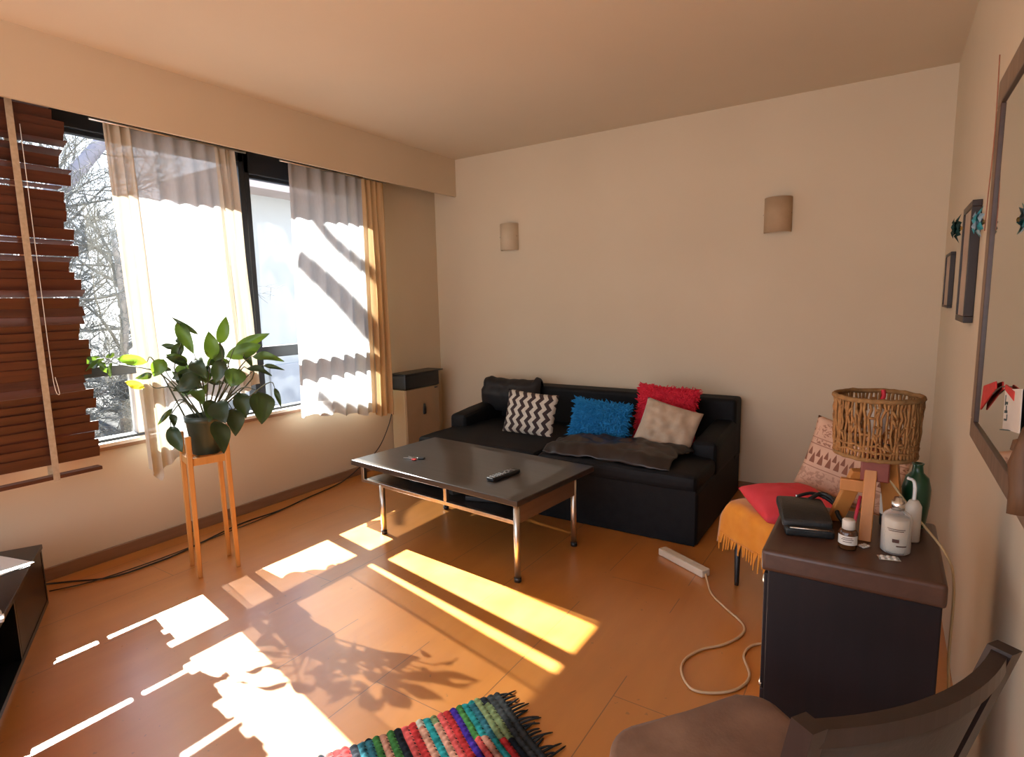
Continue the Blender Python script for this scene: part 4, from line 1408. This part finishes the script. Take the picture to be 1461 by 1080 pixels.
# ================================================================== power strip
pst = thing('power_strip', 'white power strip with a looping cord on the floor by the sofa', 'power strip', (2.595, -1.30, 0.0), (0, 0, R(-29)))
b = MB()
b.box((-0.148, -0.026, 0.0005), (0.148, 0.026, 0.036), bevel=0.006, segs=3)
M_strip = mottled('cream_plastic', (0.66, 0.56, 0.42), (0.72, 0.62, 0.48), 12, 0.5)
bd = b.build('body', M_strip, pst)
for k in range(5):
    b = MB()
    b.lathe([(.019, .0362), (.019, .0368), (.016, .0368), (.0155, .0330), (0, .0330)], (-0.10 + 0.048 * k, 0, 0), 18)
    for s_ in (-1, 1):
        b.lathe([(.0025, .0332), (.0025, .0338), (0, .0338)], (-0.10 + 0.048 * k + s_ * .006, 0, 0), 8, mi=1)
    b.build('socket', [M_strip, M_black], pst)
b = MB()
path = [(2.722, -1.372, .016), (2.735, -1.40, .006), (2.79, -1.53, .006), (2.87, -1.62, .006), (2.955, -1.71, .006), (2.965, -1.79, .006), (2.92, -1.89, .006), (2.86, -1.96, .006), (2.825, -2.05, .006), (2.835, -2.13, .006), (2.89, -2.20, .006), (2.96, -2.18, .006), (3.02, -2.12, .006), (3.04, -2.03, .006), (3.00, -1.92, .006), (3.02, -1.83, .006), (3.10, -1.79, .006), (3.30, -1.80, .006), (3.60, -1.85, .006)]
mi_ = pst_m = (Matrix.Translation(Vector((2.595, -1.30, 0.0))) @ Matrix.Rotation(R(-29), 4, 'Z')).inverted()
b.tube([mi_ @ Vector(p) for p in catmull(path, 7)], 0.0048, 7)
b.build('cord', mottled('cream_cord', (0.60, 0.40, 0.22), (0.66, 0.46, 0.27), 20, 0.6), pst)

# ================================================================== rag rug
pal = [((.55, .03, .03)), ((.02, .30, .30)), ((.012, .015, .022)), ((.06, .22, .05)), ((.62, .30, .20)), ((.06, .02, .30)), ((.05, .055, .055)), ((.55, .50, .40)), ((.70, .10, .09)), ((.03, .16, .20)), ((.22, .28, .12)), ((.03, .22, .42))]
RM = [mottled('rag_strip_%d' % i, tuple(x * .32 for x in c), tuple(x * .7 + .006 for x in c), 40, 0.95, 0.1, 0.3, 120) for i, c in enumerate(pal)]
rg = thing('rag_rug', 'colourful striped rag rug with a dark fringed end on the wooden floor', 'rug', (2.35, -2.55, 0.0), (0, 0, math.atan2(-0.866, -0.5)))
b = MB()
rng = random.Random(17)
order = [6, 6, 2, 10, 1, 1, 8, 5, 0, 8, 10, 1, 7, 0, 8, 2, 3, 4, 3, 9, 9, 2, 0, 0, 8, 2, 1, 4, 8, 0, 3, 9, 5, 8, 6, 1, 0, 7, 2, 8, 10, 9, 0, 4, 3, 1, 8, 5, 2, 0]
SW = 0.0225
LEN = 50 * SW
NU, NV = 50 * 4, 136
jit = [[rng.random() for _ in range(8)] for _ in range(50)]
def rug_fn(u, v):
    s = u * LEN
    y = 0.68 * v
    k = s / SW
    ridge = abs(math.sin(PI * (k % 1.0)))
    knot = 0.5 + 0.5 * math.sin(y * 290 + 2.1 * int(k))
    z = 0.006 + 0.008 * ridge * (0.35 + 0.65 * knot) + 0.006 * max(0, fbm(s * 4, y * 4)) + 0.003 * fbm(s * 40, y * 40)
    yy = y + 0.010 * fbm(s * 20, 3.0) * (1 if v in (0.0, 1.0) else 0.3)
    return Vector((s + 0.006 * fbm(s * 6, y * 7), yy, z))
def rug_mi(i, j):
    r = min(49, i // 4)
    seg = int(j / NV * 4 + jit[r][0] * 2)
    c = order[r]
    if jit[r][seg % 8] > 0.72:
        c = int(jit[r][(seg + 3) % 8] * 12) % 12
    if r < 2:
        c = 6
    if i % 4 == 0 and (j + r) % 3 == 0:      # stitches that tie neighbouring strips
        c = 2
    return c
b.grid(rug_fn, NU, NV, mif=rug_mi)
bmesh.ops.recalc_face_normals(b.bm, faces=b.bm.faces[:])
edge = [e for e in b.bm.edges if e.is_boundary]
ext = bmesh.ops.extrude_edge_only(b.bm, edges=edge)
for v in ext['geom']:
    if isinstance(v, bmesh.types.BMVert):
        v.co.z = 0.0008
b.build('weave', RM, rg)
b = MB()
for k in range(46):
    y = 0.01 + 0.66 * k / 45
    l = rng.uniform(.03, .075)
    w_ = rng.uniform(-.02, .02)
    b.tube(catmull([(0.004, y, .006), (-l * .5, y + w_ * .4, .007), (-l, y + w_, .003)], 3), [.0042, .004, .0036, .0032, .003, .0026, .0012], 5)
b.build('fringe', RM[6], rg)

# ================================================================== chair
cc = thing('dining_chair', 'dark wooden chair with a brown suede seat and curved back in front of the chest', 'chair', (3.22, -3.02, 0.0), (0, 0, math.atan2(0.815, 0.58)))
M_suede = mottled('brown_suede', (0.125, 0.062, 0.032), (0.27, 0.155, 0.092), 7, 0.9, 0.15, 0.15, 150, sheen=0.1)
M_chairwood = wood('dark_chair_wood', (0.018, 0.011, 0.009), (0.030, 0.017, 0.014), 0.32, 2, 0.5)
M_backpad = mottled('dark_back_leather', (0.030, 0.023, 0.019), (0.050, 0.040, 0.034), 8, 0.45, 0.4, 0.1, 120)
b = MB()
outl = []
def corner(cx, cy, r, a0, a1, n=6):
    for i in range(n + 1):
        a = a0 + (a1 - a0) * i / n
        outl.append((cx + r * math.cos(a), cy + r * math.sin(a)))
corner(-0.14, -0.15, 0.03, PI, 1.5 * PI)
corner(0.14, -0.15, 0.03, 1.5 * PI, 2 * PI)
corner(0.135, 0.135, 0.055, 0, PI / 2)
corner(-0.12, 0.12, 0.085, PI / 2, PI)
b.prism(outl, 0.415, 0.462, bevel=0.014)
for f in b.bm.faces:
    f.smooth = True
seat = b.build('seat', M_suede, cc)
b = MB()
b.prism([(x * .96, y * .96) for x, y in outl], 0.375, 0.416, bevel=0.004)
b.build('seat_frame', M_chairwood, cc)
for sx in (-1, 1):
    b = MB()
    b.hexa([(sx * .135 - .012, .10, 0), (sx * .135 + .012, .10, 0), (sx * .135 + .012, .124, 0), (sx * .135 - .012, .124, 0),
            (sx * .135 - .017, .10, .385), (sx * .135 + .017, .10, .385), (sx * .135 + .017, .134, .385), (sx * .135 - .017, .134, .385)], bevel=0.003)
    b.build('leg', M_chairwood, cc)
    b = MB()
    # rear leg runs on as the back post, leaning backwards
    xa, xb = sx * 0.150, 0.028 + sx * 0.188
    def q(x, y, z, hx, hy):
        return [(x - hx, y - hy, z), (x + hx, y - hy, z), (x + hx, y + hy, z), (x - hx, y + hy, z)]
    secs = [q(xa, -.20, 0, .011, .013), q(xa, -.165, .40, .012, .016), q((xa + xb) / 2, -.185, .58, .012, .016), q(xb, -.234, .798, .012, .0155)]
    for s0, s1 in zip(secs[:-1], secs[1:]):
        b.hexa(s0 + s1)
    b.build('leg', M_chairwood, cc)
def back_fn(z, u, off):
    t = (z - 0.46) / (0.793 - 0.46)
    hw = 0.150 + (0.188 - 0.150) * t
    x = 0.028 * t + (2 * u - 1) * (hw + 0.004)
    y = -.168 - 0.064 * t ** 1.2 - 0.036 * (1 - (2 * u - 1) ** 2)
    return x, y + off
b = MB()
for off in (0.006, -0.006):
    b.grid(lambda u, v, off=off: Vector((*back_fn(0.52 + 0.252 * v, u, off), 0.52 + 0.252 * v)), 20, 10)
bmesh.ops.bridge_loops(b.bm, edges=[e for e in b.bm.edges if e.is_boundary])
b.build('backrest', M_backpad, cc)
for z0, z1 in ((0.768, 0.793), (0.50, 0.525)):
    b = MB()
    pts0 = [(*back_fn((z0 + z1) / 2, i / 16, 0),) for i in range(17)]
    for (x0, y0), (x1, y1) in zip(pts0[:-1], pts0[1:]):
        b.hexa([(x0, y0 - .010, z0), (x1, y1 - .010, z0), (x1, y1 + .010, z0), (x0, y0 + .010, z0), (x0, y0 - .010, z1), (x1, y1 - .010, z1), (x1, y1 + .010, z1), (x0, y0 + .010, z1)])
    bmesh.ops.remove_doubles(b.bm, verts=b.bm.verts[:], dist=0.0002)
    b.build('back_rail', M_chairwood, cc)

# ================================================================== on the walls
def sconce(x0, x1, z0, z1, label, mat):
    cx = (x0 + x1) / 2
    t_ = thing('wall_sconce', label, 'wall lamp', (cx, 0.0, z0), group='plaster wall sconces')
    mb = MB()
    hw, h = (x1 - x0) / 2, z1 - z0
    out_, in_ = [], []
    for i in range(13):
        a = PI + PI * i / 12
        out_.append((hw * math.cos(a), 0.085 * math.sin(a) - .001))
        in_.append(((hw - .006) * math.cos(a), 0.079 * math.sin(a) - .001))
    for (za, zb) in ((0, h),):
        n_ = 13
        lo_ = [mb.bm.verts.new((x, y, za)) for x, y in out_]
        hi_ = [mb.bm.verts.new((x, y, zb)) for x, y in out_]
        li_ = [mb.bm.verts.new((x, y, za)) for x, y in in_]
        hj_ = [mb.bm.verts.new((x, y, zb)) for x, y in in_]
        for i in range(n_ - 1):
            mb._face((lo_[i], lo_[i + 1], hi_[i + 1], hi_[i]), 0, True)
            mb._face((li_[i + 1], li_[i], hj_[i], hj_[i + 1]), 0, True)
            mb._face((hi_[i], hi_[i + 1], hj_[i + 1], hj_[i]))
            mb._face((lo_[i + 1], lo_[i], li_[i], li_[i + 1]))
    mb.build('lamp_shade', mat, t_)
    mb = MB()
    mb.box((-hw + .008, -.012, .02), (hw - .008, -.001, h - .02), bevel=.002)
    mb.build('back_plate', mat, t_)
    for s_ in (-1, 1):
        mb = MB()
        mb.lathe([(0, 0), (.004, .001), (0, .003)], n=10)
        mb.build('screw', M_black, t_, (s_ * (hw - .001), -.03, h * 0.52), (0, s_ * PI / 2, 0))
    return t_
M_plaster = mottled('sconce_plaster', (0.54, 0.43, 0.295), (0.60, 0.48, 0.335), 8, 0.8, 0.2)
M_plaster2 = mottled('browned_sconce_plaster', (0.42, 0.285, 0.17), (0.49, 0.345, 0.215), 8, 0.8, 0.2)
sconce(0.70, 0.86, 1.715, 1.922, 'pale plaster sconce on the far wall, the one closer to the window', M_plaster)
sconce(2.69, 2.85, 1.695, 1.905, 'browned plaster sconce on the far wall, the one closer to the mirror', M_plaster2)

# mirror
M_mframe = wood('grey_brown_mirror_frame', (0.15, 0.092, 0.055), (0.24, 0.155, 0.10), 0.5, 2)
M_mirror = Mat('mirror_glass', (0.74, 0.76, 0.72), 0.03, 1.0).m
mr = thing('wall_mirror', 'large wood framed mirror on the wall above the chest', 'mirror', (W, -2.45, 0.88))
MY0, MY1, MZ0, MZ1 = -0.75, 0.585, 0.0, 0.99
FW = 0.078
b = MB()
def fbar(ya, yb, za, zb):
    b.box((-0.028, ya, za), (-0.0005, yb, zb), bevel=0.004)
fbar(MY0, MY1, MZ0, MZ0 + .055)
fbar(MY0, MY1, MZ1 - .075, MZ1)
fbar(MY0, MY0 + FW, MZ0 + .055, MZ1 - .075)
fbar(MY1 - FW, MY1, MZ0 + .055, MZ1 - .075)
b.build('mirror_frame', M_mframe, mr)
b = MB()
t_ = .005
b.box((-0.030, MY1 - FW - t_, MZ0 + .055), (-0.010, MY1 - FW, MZ1 - .075), bevel=.002)
b.box((-0.030, MY0 + FW, MZ0 + .050), (-0.010, MY1 - FW, MZ0 + .055), bevel=.002)
b.box((-0.030, MY0 + FW, MZ1 - .075), (-0.010, MY1 - FW, MZ1 - .067), bevel=.002)
b.build('bead', M_chest_top, mr)
b = MB()
b.box((-0.024, MY0 + FW - .004, MZ0 + .050), (-0.020, MY1 - FW + .004, MZ1 - .070))
b.build('mirror_glass', M_mirror, mr)

# pictures
M_pframe = mottled('dark_picture_frame', (0.022, 0.012, 0.009), (0.035, 0.020, 0.015), 12, 0.4)
M_pic = mottled('faded_picture', (0.40, 0.28, 0.20), (0.55, 0.42, 0.31), 6, 0.5)
def picture(y0, y1, z0, z1, th, fw_, label):
    t_ = thing('picture_frame', label, 'picture', (W, (y0 + y1) / 2, z0), group='framed pictures by the corner')
    hy, h = (y1 - y0) / 2, z1 - z0
    mb = MB()
    for (a, c, d, e) in ((-hy, hy, 0, fw_), (-hy, hy, h - fw_, h), (-hy, -hy + fw_, fw_, h - fw_), (hy - fw_, hy, fw_, h - fw_)):
        mb.box((-th, a, d), (-.0005, c, e), bevel=.002)
    mb.build('frame', M_pframe, t_)
    mb = MB()
    mb.box((-th + .006, -hy + fw_ - .002, fw_ - .002), (-.001, hy - fw_ + .002, h - fw_ + .002))
    mb.build('print', M_pic, t_)
picture(-1.45, -1.17, 1.195, 1.612, 0.028, 0.022, 'larger dark framed picture between the small one and the mirror')
picture(-0.64, -0.36, 1.23, 1.487, 0.020, 0.012, 'small dark framed picture closest to the room corner')

# flowers fixed to frame and mirror
def flower(name, loc, s, cols, label, seed, axis):
    rng = random.Random(seed)
    t_ = thing(name, label, 'flower ornament', loc)
    mb = MB()
    for ring, (n_, r_, lift) in enumerate(((7, 1.0, .1), (6, .7, .45))):
        for k in range(n_):
            a = 2 * PI * k / n_ + ring * .4 + rng.uniform(-.15, .15)
            dirv = Vector((0, math.cos(a), math.sin(a)))
            tip = dirv * s * r_ + Vector((axis * s * lift, 0, 0))
            sd = Vector((0, -math.sin(a), math.cos(a))) * s * .32
            md = tip * .55 + Vector((axis * s * .22, 0, 0))
            vs = [mb.bm.verts.new(p) for p in (Vector((0, 0, 0)), md - sd, tip, md + sd, md + Vector((axis * s * .12, 0, 0)))]
            for tri in ((0, 1, 4), (1, 2, 4), (2, 3, 4), (3, 0, 4)):
                mb._face([vs[i] for i in tri], k % 2, False)
    bmesh.ops.solidify(mb.bm, geom=mb.bm.faces[:], thickness=0.0012)
    mb.build('petals', cols, t_)
    mb = MB()
    mb.lathe([(0, -.3 * s), (.13 * s, -.2 * s), (.18 * s, 0), (.12 * s, .16 * s), (0, .2 * s)], n=12)
    mb.build('flower_centre', mottled(name + '_gold', (0.45, 0.26, 0.06), (0.55, 0.34, 0.1), 60, 0.4), t_, (axis * s * .15, 0, 0), (0, PI / 2, 0))
    return t_
M_petal = [mottled('turquoise_petal', (0.03, 0.30, 0.36), (0.08, 0.45, 0.50), 30, 0.3), mottled('pale_blue_petal', (0.30, 0.45, 0.55), (0.45, 0.58, 0.65), 30, 0.3)]
M_petald = [mottled('dark_teal_petal', (0.006, 0.040, 0.038), (0.012, 0.07, 0.062), 30, 0.5), mottled('deep_green_petal', (0.008, 0.035, 0.028), (0.014, 0.055, 0.045), 30, 0.5)]
flower('flower_ornament', (W - 0.056, -2.07, 1.478), 0.042, M_petal, 'turquoise and pale blue flower ornament clipped on the mirror frame', 3, -1)
flower('flower_ornament', (W - 0.055, -1.50, 1.515), 0.050, M_petald, 'dark teal flower ornament hanging on the larger picture frame', 5, -1)
b = MB()
b.tube(catmull([(0, 0, 0), (.004, .004, -.2), (0, -.002, -.38), (.0, .006, -.46)], 5), 0.0016, 5)
tag(b.build('wire', mottled('copper_wire', (0.30, 0.10, 0.05), (0.38, 0.14, 0.07), 30, 0.4), None, (W - 0.036, -1.90, 1.93)), 'thin copper wire hanging down the mirror frame edge', 'wire')

# feather, card and driftwood tucked at the foot of the mirror
M_redf = mottled('red_feather', (0.50, 0.022, 0.02), (0.60, 0.045, 0.035), 40, 0.7)
fe = thing('feather', 'red feather dangling in front of the mirror glass', 'feather', (W - 0.030, -2.34, 1.09))
b = MB()
b.tube(catmull([(0, -.165, .006), (0, -.09, .010), (0, 0, 0), (0, .10, -.03)], 5), .0015, 6)
b.build('quill', M_black, fe)
b = MB()
b.hexa([(-.002, .06, -.012), (.002, .06, -.012), (.002, .27, -.098), (-.002, .27, -.098), (-.002, .07, .004), (.002, .07, .004), (.002, .245, -.030), (-.002, .245, -.030)], bevel=0.0015)
b.build('vane', M_redf, fe)
b = MB()
b.hexa([(-.002, -.17, -.006), (.002, -.17, -.006), (.002, -.06, .002), (-.002, -.06, .002), (-.002, -.17, .014), (.002, -.17, .014), (.002, -.06, .014), (-.002, -.06, .014)], bevel=0.0015)
b.build('vane', M_redf, fe)
cdn = thing('card', 'small printed card tucked behind the driftwood at the mirror', 'card', (W - 0.030, -2.485, 1.02), (R(-8), 0, 0))
b = MB()
b.box((-.001, -.10, 0), (.001, .075, .085), bevel=.0005)
b.build('pale_sheet', M_label, cdn)
b = MB()
for (ya, za, yb, zb) in ((.060, .052, .030, .058), (.060, .050, .054, .072), (.060, .034, .030, .040), (.046, .036, .040, .050), (.060, .018, .030, .022), (.034, .020, .028, .032)):
    b.box((-.0018, min(ya, yb), min(za, zb)), (-.0008, max(ya, yb), max(za, zb)))
b.lathe([(.0, 0), (.016, 0), (.016, .0012), (0, .0012)], n=14)
b.build('print', mottled('green_black_print', (0.02, 0.05, 0.05), (0.04, 0.07, 0.07), 30, 0.6), cdn)
dw = thing('driftwood', 'brown piece of driftwood standing on the lower mirror frame', 'driftwood', (W - 0.050, -2.775, 0.936))
b = MB()
b.tube([(0, -.01, 0), (0, 0, .04), (0, .008, .08), (.004, .006, .115), (.004, .0, .145)], [.016, .019, .021, .018, .009], 10)
b.lathe([(0, -.01), (.014, 0), (.012, .016), (0, .022)], (0, .034, .10), 10)
for v in b.bm.verts:
    v.co.x += .006 * fbm(v.co.y * 40, v.co.z * 30)
    v.co.y += .010 * fbm(v.co.z * 28, v.co.x * 40, 4)
b.build('branch', wood('driftwood_brown', (0.06, 0.026, 0.010), (0.14, 0.063, 0.024), 0.6, 2), dw)
